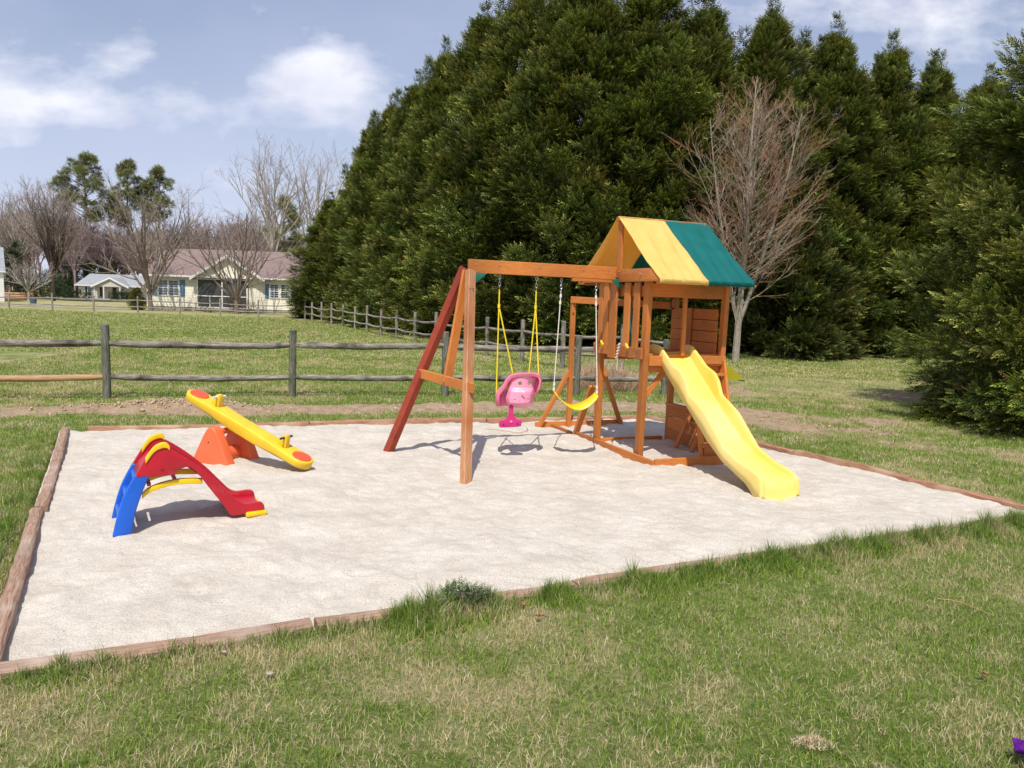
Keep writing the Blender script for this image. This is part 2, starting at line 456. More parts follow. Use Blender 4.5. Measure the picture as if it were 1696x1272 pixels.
ii = (np.arange(ny - 1)[:, None] * nx + np.arange(nx - 1)[None]).ravel()
F = np.stack([ii, ii + 1, ii + nx + 1, ii + nx], 1)
dm = dirt_mask(GX, GY).ravel(); dr = dry_mask(GX, GY).ravel()
me = np_mesh('ground', V, F, {'dirt': ('FLOAT', dm), 'dry': ('FLOAT', dr)}, smooth=True)
def ground_mat():
    m, nt, b = newmat('lawn_ground')
    tc = nd(nt, 'ShaderNodeTexCoord')
    ad = nd(nt, 'ShaderNodeAttribute', attribute_name='dirt'); ay = nd(nt, 'ShaderNodeAttribute', attribute_name='dry')
    def nz(sc, det=6, ro=.6, st=(1, 1, 1)):
        mp = nd(nt, 'ShaderNodeMapping'); mp.inputs['Scale'].default_value = st; nt.links.new(tc.outputs['Object'], mp.inputs[0])
        n = nd(nt, 'ShaderNodeTexNoise'); n.inputs['Scale'].default_value = sc; n.inputs['Detail'].default_value = det; n.inputs['Roughness'].default_value = ro
        nt.links.new(mp.outputs[0], n.inputs['Vector']); return n.outputs[0]
    def mr(v, a, b_): 
        r = nd(nt, 'ShaderNodeMapRange'); r.inputs[1].default_value = a; r.inputs[2].default_value = b_; nt.links.new(v, r.inputs[0]); return r.outputs[0]
    def mixc(f, a, b_):
        x = nd(nt, 'ShaderNodeMix', data_type='RGBA')
        for i, v in ((0, f), (6, a), (7, b_)):
            if isinstance(v, tuple): x.inputs[i].default_value = (*v, 1)
            elif isinstance(v, float): x.inputs[i].default_value = v
            else: nt.links.new(v, x.inputs[i])
        return x.outputs[2]
    def mt(op, a, b_):
        x = nd(nt, 'ShaderNodeMath', operation=op)
        for i, v in ((0, a), (1, b_)):
            if isinstance(v, float): x.inputs[i].default_value = v
            else: nt.links.new(v, x.inputs[i])
        return x.outputs[0]
    fine = nz(22, 8, .75); fine2 = nz(55, 5, .7); big = nz(.16, 5, .6); mid = nz(.9, 10, .78, (1, .7, 1))
    green = mixc(mr(fine, .35, .65), (.085, .13, .026), (.22, .275, .07))
    green = mixc(mr(mid, .4, .7), green, (.19, .26, .06))
    straw = mixc(mr(fine2, .3, .7), (.34, .28, .14), (.60, .51, .29))
    f = mt('ADD', mt('MULTIPLY', ay.outputs['Fac'], .42), mt('MULTIPLY', mr(mid, .38, .62), .60))
    f = mt('ADD', f, mt('MULTIPLY', mt('SUBTRACT', fine, .5), 1.5))
    f = mt('ADD', f, mt('MULTIPLY', mt('SUBTRACT', big, .5), .6))
    c = mixc(mr(f, .25, .95), green, straw)
    soil = mixc(mr(nz(9, 8, .7), .3, .7), (.30, .20, .12), (.52, .40, .27))
    soil = mixc(mr(fine2, .6, .8), soil, (.62, .52, .38))
    fd = mt('ADD', ad.outputs['Fac'], mt('MULTIPLY', mt('SUBTRACT', fine, .5), .9))
    c = mixc(mr(fd, .38, .62), c, soil)
    nt.links.new(c, b.inputs['Base Color']); b.inputs['Roughness'].default_value = .95; b.inputs['Specular IOR Level'].default_value = .1
    bp = nd(nt, 'ShaderNodeBump'); bp.inputs['Strength'].default_value = .9; bp.inputs['Distance'].default_value = .05
    nt.links.new(mt('ADD', fine, mt('MULTIPLY', fine2, .4)), bp.inputs['Height']); nt.links.new(bp.outputs[0], b.inputs['Normal'])
    return m
M_ground = ground_mat()
tag(link_mesh('ground', me, M_ground), kind='structure')

# sand sheet ----------------------------------------------------------
def sand_h(x, y):
    q = quad_dist(x, y)
    h = .008 + (fbm(x, y, 1.1, 3, 2) - .5) * .06 + (fbm(x, y, 4.2, 3, 4) - .5) * .04 + (fbm(x, y, 13, 3, 1) - .5) * .018
    # raised ground round the little slide, scuffed hollows here and there
    h = h + .006 * np.exp(-((x + 2.2) ** 2 + (y - 5.3) ** 2) / .5)
    return h - .012 * (1 - sstep(0.0, .4, q)) + FOOT(x, y)
def FOOT(x, y):
    rg = np.random.default_rng(31); out = np.zeros(np.shape(x))
    for _ in range(420):
        u, v = rg.random(), rg.random(); cx_ = (FL[0] * (1 - u) + FR[0] * u) * (1 - v) + (BL[0] * (1 - u) + BR[0] * u) * v; cy_ = (FL[1] * (1 - u) + FR[1] * u) * (1 - v) + (BL[1] * (1 - u) + BR[1] * u) * v
        a = rg.uniform(0, 3.14); l = rg.uniform(.07, .12); w = rg.uniform(.03, .05); d = rg.uniform(.003, .009)
        k = (np.abs(x - cx_) < .35) & (np.abs(y - cy_) < .35)
        if not np.any(k): continue
        dx, dy = x[k] - cx_, y[k] - cy_; p = (dx * math.cos(a) + dy * math.sin(a)) / l; q = (-dx * math.sin(a) + dy * math.cos(a)) / w; rr = p * p + q * q
        out[k] += d * (-np.exp(-rr) + .55 * np.exp(-(np.sqrt(rr) - 1.5) ** 2 / .18))
    for (cx_, cy_, rx, d) in ((.0, 8.0, .35, .035), (.67, 8.2, .35, .03), (2.45, 6.35, .3, .03), (-1.5, 5.6, .25, .02)):
        out += -d * np.exp(-((x - cx_) ** 2 + (y - cy_) ** 2) / rx ** 2)
    return out
nu, nv = 430, 360
uu, vv = np.meshgrid(np.linspace(-.006, 1.002, nu), np.linspace(-.006, 1.002, nv))
def bil(k): return (FL[k] * (1 - uu) + FR[k] * uu) * (1 - vv) + (BL[k] * (1 - uu) + BR[k] * uu) * vv
SX, SY = bil(0), bil(1)
V = np.stack([SX.ravel(), SY.ravel(), sand_h(SX, SY).ravel()], 1)
ii = (np.arange(nv - 1)[:, None] * nu + np.arange(nu - 1)[None]).ravel()
me = np_mesh('sand', V, np.stack([ii, ii + 1, ii + nu + 1, ii + nu], 1), smooth=True)
def sand_mat():
    m, nt, b = newmat('pale_sand')
    tc = nd(nt, 'ShaderNodeTexCoord')
    def nz(sc, det=5, ro=.6):
        n = nd(nt, 'ShaderNodeTexNoise'); n.inputs['Scale'].default_value = sc; n.inputs['Detail'].default_value = det; n.inputs['Roughness'].default_value = ro
        nt.links.new(tc.outputs['Object'], n.inputs['Vector']); return n
    cr = nd(nt, 'ShaderNodeValToRGB'); e = cr.color_ramp.elements
    e[0].position = .32; e[0].color = (.475, .425, .36, 1); e[1].position = .68; e[1].color = (.62, .57, .495, 1)
    nt.links.new(nz(2.6, 8, .7).outputs[0], cr.inputs[0])
    g = nd(nt, 'ShaderNodeValToRGB'); e = g.color_ramp.elements
    e[0].position = .30; e[0].color = (.70, .69, .68, 1); e[1].position = .62; e[1].color = (1.12, 1.12, 1.12, 1)
    n2 = nz(130, 3, .6); nt.links.new(n2.outputs[0], g.inputs[0])
    mx = nd(nt, 'ShaderNodeMix', data_type='RGBA', blend_type='MULTIPLY'); mx.inputs[0].default_value = 1
    nt.links.new(cr.outputs[0], mx.inputs[6]); nt.links.new(g.outputs[0], mx.inputs[7])
    # scattered dark grains
    vo = nd(nt, 'ShaderNodeTexVoronoi'); vo.inputs['Scale'].default_value = 42; vo.inputs['Randomness'].default_value = 1
    nt.links.new(tc.outputs['Object'], vo.inputs['Vector'])
    sp = nd(nt, 'ShaderNodeSeparateColor'); nt.links.new(vo.outputs['Color'], sp.inputs[0])
    t1 = nd(nt, 'ShaderNodeMath', operation='LESS_THAN'); t1.inputs[1].default_value = .17; nt.links.new(vo.outputs['Distance'], t1.inputs[0])
    t2 = nd(nt, 'ShaderNodeMath', operation='GREATER_THAN'); t2.inputs[1].default_value = .84; nt.links.new(sp.outputs[0], t2.inputs[0])
    t3 = nd(nt, 'ShaderNodeMath', operation='MULTIPLY'); nt.links.new(t1.outputs[0], t3.inputs[0]); nt.links.new(t2.outputs[0], t3.inputs[1])
    m2 = nd(nt, 'ShaderNodeMix', data_type='RGBA'); nt.links.new(t3.outputs[0], m2.inputs[0]); nt.links.new(mx.outputs[2], m2.inputs[6]); m2.inputs[7].default_value = (.28, .23, .18, 1)
    nt.links.new(m2.outputs[2], b.inputs['Base Color']); b.inputs['Roughness'].default_value = .95; b.inputs['Specular IOR Level'].default_value = .15
    bp = nd(nt, 'ShaderNodeBump'); bp.inputs['Strength'].default_value = .55; bp.inputs['Distance'].default_value = .006
    nt.links.new(n2.outputs[0], bp.inputs['Height'])
    b2 = nd(nt, 'ShaderNodeBump'); b2.inputs['Strength'].default_value = .35; b2.inputs['Distance'].default_value = .03
    nt.links.new(nz(24, 5, .6).outputs[0], b2.inputs['Height']); nt.links.new(bp.outputs[0], b2.inputs['Normal'])
    nt.links.new(b2.outputs[0], b.inputs['Normal'])
    return m
tag(link_mesh('sand', me, sand_mat()), kind='structure')

# sandbox border -------------------------------------------------------
sbx = empty('sandbox_border', (BL[0], BL[1], 0), label='low brown timber border laid around the pale sand play area', cat='sandbox border')
def timber(p, q, w=.13, h=.15, top=.10, mat=M_timber, seg=9, sag=.012, off=0):
    """a timber half sunk in the ground, slightly worn and bowed"""
    p, q = Vector((*p, 0)), Vector((*q, 0)); ax = (q - p); Ln = ax.length; ax.normalize(); sd = Vector((ax.y, -ax.x, 0))
    mb = MB(); vs = []; bc = []; ch = .014
    sec = [(-w / 2, -h), (w / 2, -h), (w / 2, -ch), (w / 2 - ch, 0), (-w / 2 + ch, 0), (-w / 2, -ch)]
    n = max(3, int(Ln / .12))
    a0, a1 = random.uniform(-1, 1) * sag, random.uniform(-1, 1) * sag
    for i in range(n + 1):
        t = i / n; c = p + ax * Ln * t + sd * (off + math.sin(t * 3.14) * a0)
        z = top + a1 * math.sin(t * 3.14) + random.uniform(-.003, .003)
        for a, b_ in sec:
            jj = random.uniform(-.004, .004)
            vs.append(c + sd * (a + jj) + Vector((0, 0, z + b_ + (jj if b_ > -.1 else 0)))); bc.append((Ln * t, a, b_))
    fs = []
    m = len(sec)
    for i in range(n):
        for k in range(m):
            j = (k + 1) % m; fs.append((i * m + k, i * m + j, i * m + m + j, i * m + m + k))
    fs.append(tuple(range(m))[::-1]); fs.append(tuple(range(n * m, n * m + m)))
    mb.raw([v - Vector((BL[0], BL[1], 0)) for v in vs], fs, bc, True)
    return mb.build('timber', mat, sbx)
def lerp(a, b_, t): return (a[0] + (b_[0] - a[0]) * t, a[1] + (b_[1] - a[1]) * t)
def edge(a, b_, cuts, mat, top=.09, outs=None, w=.13):
    for i in range(len(cuts) - 1):
        timber(lerp(a, b_, cuts[i] + .0015), lerp(a, b_, cuts[i + 1] - .0015), mat=mat, top=top + random.uniform(-.012, .012), off=(outs[i] if outs else 0), w=w)
edge(BL, FL, [0, .58, 1.02], M_timber, .055, [-.01, .015], w=.078)   # left side (sd points left-outwards)
edge(FL, FR, [.0, .18, .38, .62, .82, 1], M_timber, .045, [.01, .02, .0, .01, .0], w=.10)
edge((BL[0] + .2, BL[1] + .1), BR, [0, .34, .66, .995], M_timber_red, .035, [-.02, .0, -.02], w=.085)
edge(BR, FR, [.0, .24, .5, .76, 1], M_timber_red, .035, [-.02, .0, -.02, 0], w=.085)

# ------------------------------------------------------------------ grass
def blades(name, X, Y, hgt, wid, col, lean=.5, z=None, mat=None, label=None, parent=None, curl=.35):
    n = len(X); Z = ground_h(X, Y) - .004 if z is None else z
    th = RNG.uniform(0, 2 * np.pi, n); ph = RNG.uniform(0, 2 * np.pi, n)
    ln = np.abs(RNG.normal(0, lean, n))
    dx, dy = np.cos(ph) * ln, np.sin(ph) * ln
    sx, sy = np.cos(th) * wid / 2, np.sin(th) * wid / 2
    B = np.stack([X, Y, Z], 1); sv = np.stack([sx, sy, np.zeros(n)], 1)
    k = 1 / np.sqrt(1 + ln * ln)
    m = B + np.stack([dx * hgt * .42 * k, dy * hgt * .42 * k, hgt * .58 * k], 1)
    kk = 1 / np.sqrt(1 + (ln * (1 + curl)) ** 2)
    t = B + np.stack([dx * hgt * (1 + curl) * kk, dy * hgt * (1 + curl) * kk, hgt * kk], 1)
    V = np.stack([B - sv, B + sv, m + sv * .8, m - sv * .8, t], 1).reshape(-1, 3)
    i = np.arange(n) * 5
    F4 = np.stack([i, i + 1, i + 2, i + 3], 1); F3 = np.stack([i + 3, i + 2, i + 4], 1)
    C = np.repeat(np.concatenate([col, np.ones((n, 1))], 1)[:, None], 5, 1)
    me = np_mesh(name, V, [F4, F3], {'col': ('FLOAT_COLOR', C.reshape(-1, 4))})
    return link_mesh(name, me, mat or M_blade)
def pick(n, xr, yr): return RNG.uniform(*xr, n), RNG.uniform(*yr, n)
def grass_col(X, Y, dryk=1.0):
    n = len(X); d = dry_mask(X, Y) * dryk
    cl = fbm(X, Y, 6, 2, 3)
    r = RNG.random(n)
    isdry = r < np.clip(.24 + .24 * d + (cl - .5) * 1.7 + (fbm(X, Y, 2.1, 3, 6) - .5) * .9, .05, .85)
    g = RNG.random((n, 1))
    green = np.array([.095, .195, .020]) * (1 - g) + np.array([.39, .50, .085]) * g
    green = green * RNG.uniform(.75, 1.15, (n, 1))
    straw = np.array([.44, .35, .17]) * (1 - g) + np.array([.80, .69, .42]) * g
    return np.where(isdry[:, None], straw, green)
# foreground lawn, in the part the photo could see
def frus(X, Y, mg=.6): return (np.abs(X) < Y * .70 + mg)
X, Y = pick(560000, (-5, 6.5), (1.55, 6.6))
q = quad_dist(X, Y); k = frus(X, Y) & (q < -.07)
dist = np.hypot(X, Y); k &= RNG.random(len(X)) < np.clip(1.25 - (dist - 2) * .13, .35, 1)
X, Y = X[k], Y[k]
hg = RNG.uniform(.018, .055, len(X)) * (1 + .9 * (fbm(X, Y, 3, 3, 2) - .5))
tx, ty = pick(520, (-4, 5.5), (1.6, 6)); kk_ = (quad_dist(tx, ty) < -.1); tx, ty = tx[kk_], ty[kk_]
rp = RNG.integers(12, 60, len(tx)); th_ = np.repeat(RNG.uniform(.04, .095, len(tx)), rp)
X = np.concatenate([X, np.repeat(tx, rp) + RNG.normal(0, .022, rp.sum())]); Y = np.concatenate([Y, np.repeat(ty, rp) + RNG.normal(0, .018, rp.sum())]); hg = np.concatenate([hg, th_ * RNG.uniform(.5, 1, len(th_))])
g1 = blades('lawn_grass', X, Y, hg, RNG.uniform(.0018, .0036, len(X)), grass_col(X, Y), .85)
tag(g1, kind='stuff')
# dead thatch lying flat in the lawn
X, Y = pick(60000, (-4.2, 5.6), (1.6, 6.2)); k = frus(X, Y) & (quad_dist(X, Y) < -.09); X, Y = X[k], Y[k]; g_ = RNG.random((len(X), 1))
tag(blades('lawn_thatch', X, Y, RNG.uniform(.02, .05, len(X)), RNG.uniform(.0016, .003, len(X)), np.array([.40, .29, .15]) * (1 - g_) + np.array([.78, .66, .42]) * g_, 2.6, z=ground_h(X, Y) + RNG.uniform(.004, .022, len(X))), kind='stuff')
# mid lawn
X, Y = pick(900000, (-10.5, 13), (6.0, 20))
q = quad_dist(X, Y); dist = np.hypot(X, Y); dmv = dirt_mask(X, Y)
k = frus(X, Y) & (q < -.05) & (RNG.random(len(X)) > dmv * 1.15) & (RNG.random(len(X)) < np.clip(1.1 - (dist - 6) * .055, .22, 1))
k &= RNG.random(len(X)) > (sstep(13, 15, Y) * sstep(3, 5, X) * .75)
k |= False
X, Y = X[k], Y[k]; dist = dist[k]
hg = RNG.uniform(.022, .05, len(X)) * (1 + (dist - 6) * .03)
g2 = blades('yard_grass', X, Y, hg, RNG.uniform(.003, .006, len(X)) * (1 + (dist - 6) * .07), grass_col(X, Y), .7)
tag(g2, kind='stuff')
X, Y = pick(700000, (-34, 24), (18.5, 49))
d_ = np.hypot(X, Y); k = frus(X, Y, .3) & (RNG.random(len(X)) < np.clip(1.15 - (d_ - 18) * .028, .25, 1)) & (X < -1 + (34 - Y) * .9 + 26 * (Y < 27))
X, Y = X[k], Y[k]; d_ = d_[k]
g3 = blades('field_grass', X, Y, RNG.uniform(.025, .06, len(X)) * (1 + (d_ - 18) * .012), RNG.uniform(.010, .020, len(X)) * (1 + (d_ - 18) * .03), grass_col(X, Y), .8)
tag(g3, kind='stuff')
# lush longer tufts growing against the border
def edge_tufts(a, b_, n, off, spread, hh, seed, name, gaps=None):
    t = RNG.random(n)
    cl = fbm(t * 37, t * 0 + seed, 1, 3, seed)
    f2 = fbm(t * 140, t * 0 + seed, 1, 3, seed + 1)
    keep = RNG.random(n) < np.clip(.16 + 1.1 * sstep(.36, .75, t * .62 + (cl - .5) * 1.2 + .18) + .9 * np.exp(-((t - .255) / .02) ** 2), 0, 1)
    t = t[keep]; cl = cl[keep]; f2 = f2[keep]
    px = a[0] + (b_[0] - a[0]) * t; py = a[1] + (b_[1] - a[1]) * t
    ex, ey = b_[0] - a[0], b_[1] - a[1]; l = math.hypot(ex, ey); nx_, ny_ = ey / l, -ex / l
    o = off + np.abs(RNG.normal(0, spread, len(t)))
    X, Y = px + nx_ * o, py + ny_ * o
    h = hh * RNG.uniform(.25, 1.0, len(t)) * (.25 + f2 * 1.3) * (.62 + .45 * sstep(.2, .6, t) + .5 * np.exp(-((t - .255) / .02) ** 2)) * np.exp(-(o - off) / (spread * 2.5))
    g = RNG.random((len(t), 1))
    col = (np.array([.07, .145, .02]) * (1 - g) + np.array([.24, .35, .07]) * g)
    dryb = RNG.random(len(t)) < .07
    col[dryb] = (.40, .33, .18)
    gc = grass_col(X, Y); w_ = (RNG.random(len(t)) < np.clip((o - off) / spread * .6 + .12, 0, 1))[:, None]
    col = np.where(w_, gc, col)
    return blades(name, X, Y, h, RNG.uniform(.0025, .0045, len(t)), col, .55)
tag(edge_tufts(FL, FR, 110000, .055, .12, .185, 3, 'border_grass'), kind='stuff')
tag(edge_tufts((-4.9, 8.2), FL, 13000, .10, .12, .13, 4, 'side_grass'), kind='stuff')

# ------------------------------------------------------------------ play set (local frame: u along the beam, v towards the camera)
PA = math.radians(21.5)
PO = Vector((1.02, 8.84, 0)); E1 = Vector((math.cos(PA), math.sin(PA), 0)); E2 = Vector((math.sin(PA), -math.cos(PA), 0))
def w2l(p): d = Vector(p) - PO; return Vector((d.dot(E1), d.dot(E2), p[2]))
# build in local coordinates (x=u, y=-v, z) so that the frame is a pure rotation by PA
def Lc(u, v, z): return Vector((u, -v, z))
ps = empty('wooden_play_set', PO, PA, 'orange wooden play set with swing beam, slide tower and yellow and green canvas roof', 'play set')
def brd(name, p, q, w, t, up=(0, 0, 1), mat=None, parent=None):
    return MB().board(Lc(*p), Lc(*q), w, t, up=up, ch=.004).build(name, mat or M_cedar, parent or ps)
UPV = (0, 1, 0)
# corner posts
TW, TD = .95, .92
for (u, v) in ((0, -.03), (0, TD), (TW, 0), (TW, TD)):
    brd('post', (u, v, -.12), (u + (.01 if u else 0), v + (.03 if v > .5 else 0), 1.86), .055, .095 if u == 0 else .075, up=UPV)
brd('post', (.47, TD, 1.10), (.47, TD, 1.84), .045, .035, up=UPV)
# ground boards
brd('ground_board', (-.055, -.52, .02), (-.055, 1.30, .02), .03, .09)
brd('ground_board', (-.04, 1.30, .035), (.98, 1.30, .035), .03, .09)
brd('ground_board', (.99, -.02, .02), (.99, 1.29, .02), .03, .09)
brd('ground_board', (.05, -.05, .01), (.90, -.05, .01), .03, .08)
# braces on the swing side
brd('brace', (-.05, -.50, .0), (-.05, -.10, .66), .04, .07, up=(1, 0, 0))
brd('brace', (.06, .87, .66), (.30, .90, .95), .03, .06)
brd('brace', (.72, .52, .02), (.90, .52, .42), .03, .06, up=UPV)
brd('brace', (.74, .80, .02), (.90, .70, .22), .03, .06, up=UPV)
# deck
for i in range(8):
    v = .06 + i * .115
    brd('deck_board', (-.01, v, 1.10), (.96, v, 1.10), .105, .025)
brd('deck_beam', (-.05, -.09, 1.115), (-.05, TD + .05, 1.115), .028, .115)
brd('deck_beam', (.03, TD + .06, 1.045), (.18, TD + .06, 1.045), .028, .105)
brd('deck_beam', (.64, TD + .055, 1.045), (.98, TD + .055, 1.045), .028, .105)
brd('deck_beam', (.03, TD + .02, .96), (.93, TD + .02, .96), .028, .08)
brd('deck_beam', (.99, -.05, 1.04), (.99, TD + .03, 1.04), .028, .12)
brd('deck_beam', (.02, -.05, 1.04), (.93, -.05, 1.04), .028, .12)
brd('deck_beam', (.62, TD + .075, 1.06), (.93, TD + .075, 1.055), .022, .09)
# slats of the swing side
for v, w in ((.155, .112), (.375, .15), (.62, .115), (.815, .112)):
    wide = w > .12
    brd('slat', (-.05 - (.03 if wide else -.0), v, 1.03 if wide else 1.10), (-.05 - (.03 if wide else -.0), v, 1.85), w, .022, up=(1, 0, 0), parent=ps)
# rails round the top of the tower
brd('top_rail', (0, TD + .035, 1.775), (.97, TD + .035, 1.775), .028, .135)
brd('top_rail', (0, -.04, 1.775), (.97, -.04, 1.775), .028, .135)
brd('top_rail', (TW + .045, 0, 1.775), (TW + .045, TD, 1.775), .028, .135)
brd('top_rail', (-.02, .02, 1.76), (-.02, TD, 1.76), .022, .10)
MB().prism([(.40, 1.855), (1.285, 1.855), (1.285, 1.893), (1.16, 1.988), (.40, 1.988)], Lc(-.094, 0, 0), (0, -1, 0), (0, 0, 1), (1, 0, 0), .03).build('fascia_board', M_cedar, ps, bevel=.003)
brd('fascia_board', (-.060, -.42, 1.925), (-.060, .39, 1.925), .03, .14)
brd('fascia_board', (.98, -.36, 1.89), (.98, 1.20, 1.89), .03, .07)
brd('eave_board', (-.09, 1.27, 1.845), (1.06, 1.27, 1.845), .09, .022)
brd('eave_board', (-.09, -.43, 1.845), (1.06, -.43, 1.845), .09, .022)
# ridge posts and pole
brd('ridge_post', (-.055, .42, 1.80), (-.055, .42, 2.53), .085, .028, up=(1, 0, 0))
brd('ridge_post', (.98, .42, 1.80), (.98, .42, 2.53), .085, .028, up=(1, 0, 0))
brd('ridge_pole', (-.11, .42, 2.525), (1.02, .42, 2.525), .04, .05)
# canvas roof: two halves, each going over the ridge, with a hem turned down at the eaves
def canvas(name, u0, u1, mat, lip):
    nu_, prof = 40, []
    for t in np.linspace(0, 1, 15):
        prof.append((1.30 - t * .88, 1.890 + t * .665))
    full = [(1.315, 1.832), (1.315, 1.878)] + prof + [(.84 - a, b) for a, b in prof[::-1][1:]] + [(-.475, 1.878), (-.475, 1.832)]
    vs = []; bc = []
    for i in range(nu_):
        fu = i / (nu_ - 1); u = u0 + (u1 - u0) * fu
        for j, (v, z) in enumerate(full):
            edge_ = min(1, abs(z - 2.55) / .6); sag = -.012 * math.sin(math.pi * min(1, max(0, (2.555 - z) / .66)))
            wr = .010 * math.sin(u * 29 + v * 7) * edge_ * (1.15 - edge_) * 3 + .006 * math.sin(u * 53 + v * 4) * edge_ + .004 * math.sin(u * 91 + v * 31) * edge_
            if j < 2 or j > len(full) - 3: wr *= .22
            vs.append(Lc(u, v, z + sag + wr)); bc.append((u, v, z))
    m = len(full); fs = [(i * m + j, i * m + j + 1, i * m + m + j + 1, i * m + m + j) for i in range(nu_ - 1) for j in range(m - 1)]
    mb = MB(); mb.raw(vs, fs, bc, True)
    o = mb.build(name, mat, ps, solid=.003)
    return o
r1 = canvas('roof_canvas', -.10, .47, F_yel, 0); r1['label'] = 'yellow canvas half of the roof'
r2 = canvas('roof_canvas', .473, 1.035, F_grn, 0); r2['label'] = 'green canvas half of the roof'
# back walls: upper panel and lower panel on the far right side, made of horizontal boards
def panel(z0, z1, n, v0, v1, u):
    mb = MB(); h = (z1 - z0) / n
    for i in range(n): mb.board(Lc(u, v0, z0 + h * (i + .5)), Lc(u, v1, z0 + h * (i + .5)), .018, h - .006, ch=.003)
    return mb
panel(1.11, 1.60, 4, .03, TD - .03, TW - .035).build('upper_wall', M_cedar, ps)
brd('wall_batten', (TW - .055, .40, 1.11), (TW - .055, .40, 1.60), .075, .015, up=(1, 0, 0))
panel(.02, .44, 3, .03, .80, TW - .02).build('lower_wall', M_cedar, ps)
brd('counter', (TW - .04, .03, .455), (TW - .04, .80, .455), .09, .022)
brd('wall_post', (TW - .045, .80, .0), (TW - .045, .80, .46), .05, .03, up=UPV)
# ladder under / beside the slide
brd('ladder_rail', (.60, 1.20, .02), (.60, .98, 1.05), .03, .075, up=UPV)
brd('ladder_rail', (.95, 1.24, .02), (.95, .98, 1.05), .03, .075, up=UPV)
for z in (.17, .42, .68, .90):
    v = 1.235 - z * .25
    brd('ladder_step', (.585, v, z), (.965, v, z), .075, .03)
brd('ladder_step', (.60, 1.235, .10), (.96, 1.235, .10), .02, .12)
# awning on the far right side
aw = MB(); vs = [Lc(1.0, .20, 1.03), Lc(1.0, .95, 1.03), Lc(1.22, 1.02, .84), Lc(1.22, .15, .84)]
aw.raw(vs, [(0, 1, 2, 3)]); vs = [Lc(1.0, .95, 1.03), Lc(1.22, 1.02, .84), Lc(1.0, .95, .84)]
aw.raw(vs, [(0, 1, 2)])
aw.build('awning', F_shade, ps, solid=.003)
MB().board(Lc(1.22, .15, .835), Lc(1.22, 1.02, .835), .02, .02).build('awning_bar', P_green, ps)
# yellow hand grips and the green strip hanging inside
for v in (.16, .72):
    MB().tube([Lc(-.085, v - .02, 1.16), Lc(-.10, v, 1.20), Lc(-.085, v + .02, 1.16)], .012, 8).build('hand_grip', P_yel2, ps)
MB().board(Lc(.12, .42, 1.12), Lc(.12, .36, 1.82), .012, .055, up=(1, 0, 0)).build('green_strap', P_green, ps)
mb = MB()
for k in range(5):
    a = k * 1.3; mb.tube([Lc(-.10, .60 - .012 * k, 1.20 - .035 * k), Lc(-.115, .59 - .012 * k, 1.185 - .035 * k), Lc(-.10, .585 - .012 * k, 1.17 - .035 * k)], .011, 7)
mb.tube([Lc(-.10, .55, 1.04), Lc(-.10, .55, .90)], .004, 5)
mb.build('rope_knot', M_rope_w, ps)
# beam, A frame
BV, BZ = .42, 1.950
brd('beam', (-1.775, BV, BZ), (-.10, BV, BZ - .005), .045, .135)
brd('beam', (-.62, BV, 1.862), (-.10, BV, 1.860), .04, .035)
def lw(p): return w2l(p)
nb_ = lw((-.385, 6.74, -.06)); rb_ = lw((-1.30, 7.97, -.06))
ap = Lc(-1.765, BV + .05, 1.90); apr = Lc(-1.80, BV - .03, 1.93)
nbl = Lc(nb_[0], nb_[1], -.06); rbl = Lc(rb_[0], rb_[1], -.06)
leg = MB().board(nbl, ap, .095, .065, up=E2, ch=.006).build('leg', M_cedar_pale, ps)
leg['label'] = 'pale tan front leg of the swing frame'
leg2 = MB().board(rbl, apr, .075, .095, up=E2, ch=.005).build('leg', M_redwood, ps)
leg2['label'] = 'dark red rear leg of the swing frame'
def on(a, b_, z): t = (z - a.z) / (b_.z - a.z); return a + (b_ - a) * t
cz = .83
ca, cb = on(nbl, ap, .80), on(rbl, apr, .84)
dv = (cb - ca).normalized()
MB().board(ca - dv * .06 + Vector((0, -.05, 0)), cb + dv * .05 + Vector((0, -.05, 0)), .03, .095, ch=.004).build('cross_brace', M_cedar, ps)
mid_ = ca + (cb - ca) * .42
MB().board(mid_ + Vector((.0, .01, -.03)), Lc(-1.79, BV, 1.90), .10, .03, up=E2, ch=.004).build('inner_brace', M_cedar, ps)
# green corner brackets
for uu_ in (-1.72, -.055):
    s_ = 1 if uu_ < -1 else -1
    MB().prism([(0, 0), (.13 * s_, 0), (.03 * s_, -.085), (0, -.10)], Lc(uu_, BV + .045, BZ - .068), (1, 0, 0), (0, 0, 1), (0, -1, 0), .02).build('bracket', P_green, ps, bevel=.003)
# bolts
for (u, v, z) in ((-.115, .46, 1.91), (-.115, .50, 1.96), (-.115, .95, 1.93), (-.105, .90, 1.09), (-.075, .90, 1.15), (-.105, .02, 1.10)):
    MB().tube([Lc(u + .02, v, z), Lc(u - .004, v, z)], .008, 8).build('bolt', M_metal, ps)
for f_ in (-.018, .018):
    c_ = on(nbl, ap, 1.72) + Vector((f_, -.052, 0)); MB().tube([c_ + Vector((0, .01, 0)), c_], .007, 8).build('bolt', P_dark, ps)
for c_ in (ca, cb):
    MB().tube([c_ + Vector((0, -.06, .0)), c_ + Vector((0, -.070, 0))], .009, 8).build('bolt', M_metal, ps)
MB().tube([Lc(TW - .04, .035, 1.58), Lc(TW - .09, .05, 1.60), Lc(TW - .09, .05, 1.70), Lc(TW - .04, .035, 1.72)], .010, 6).build('latch', P_dark, ps)
for u in (-1.70, -1.45, -1.0, -.5, -.2): MB().tube([Lc(u, BV + .02, BZ + .02), Lc(u, BV + .027, BZ + .02)], .009, 8).build('bolt', M_metal, ps)
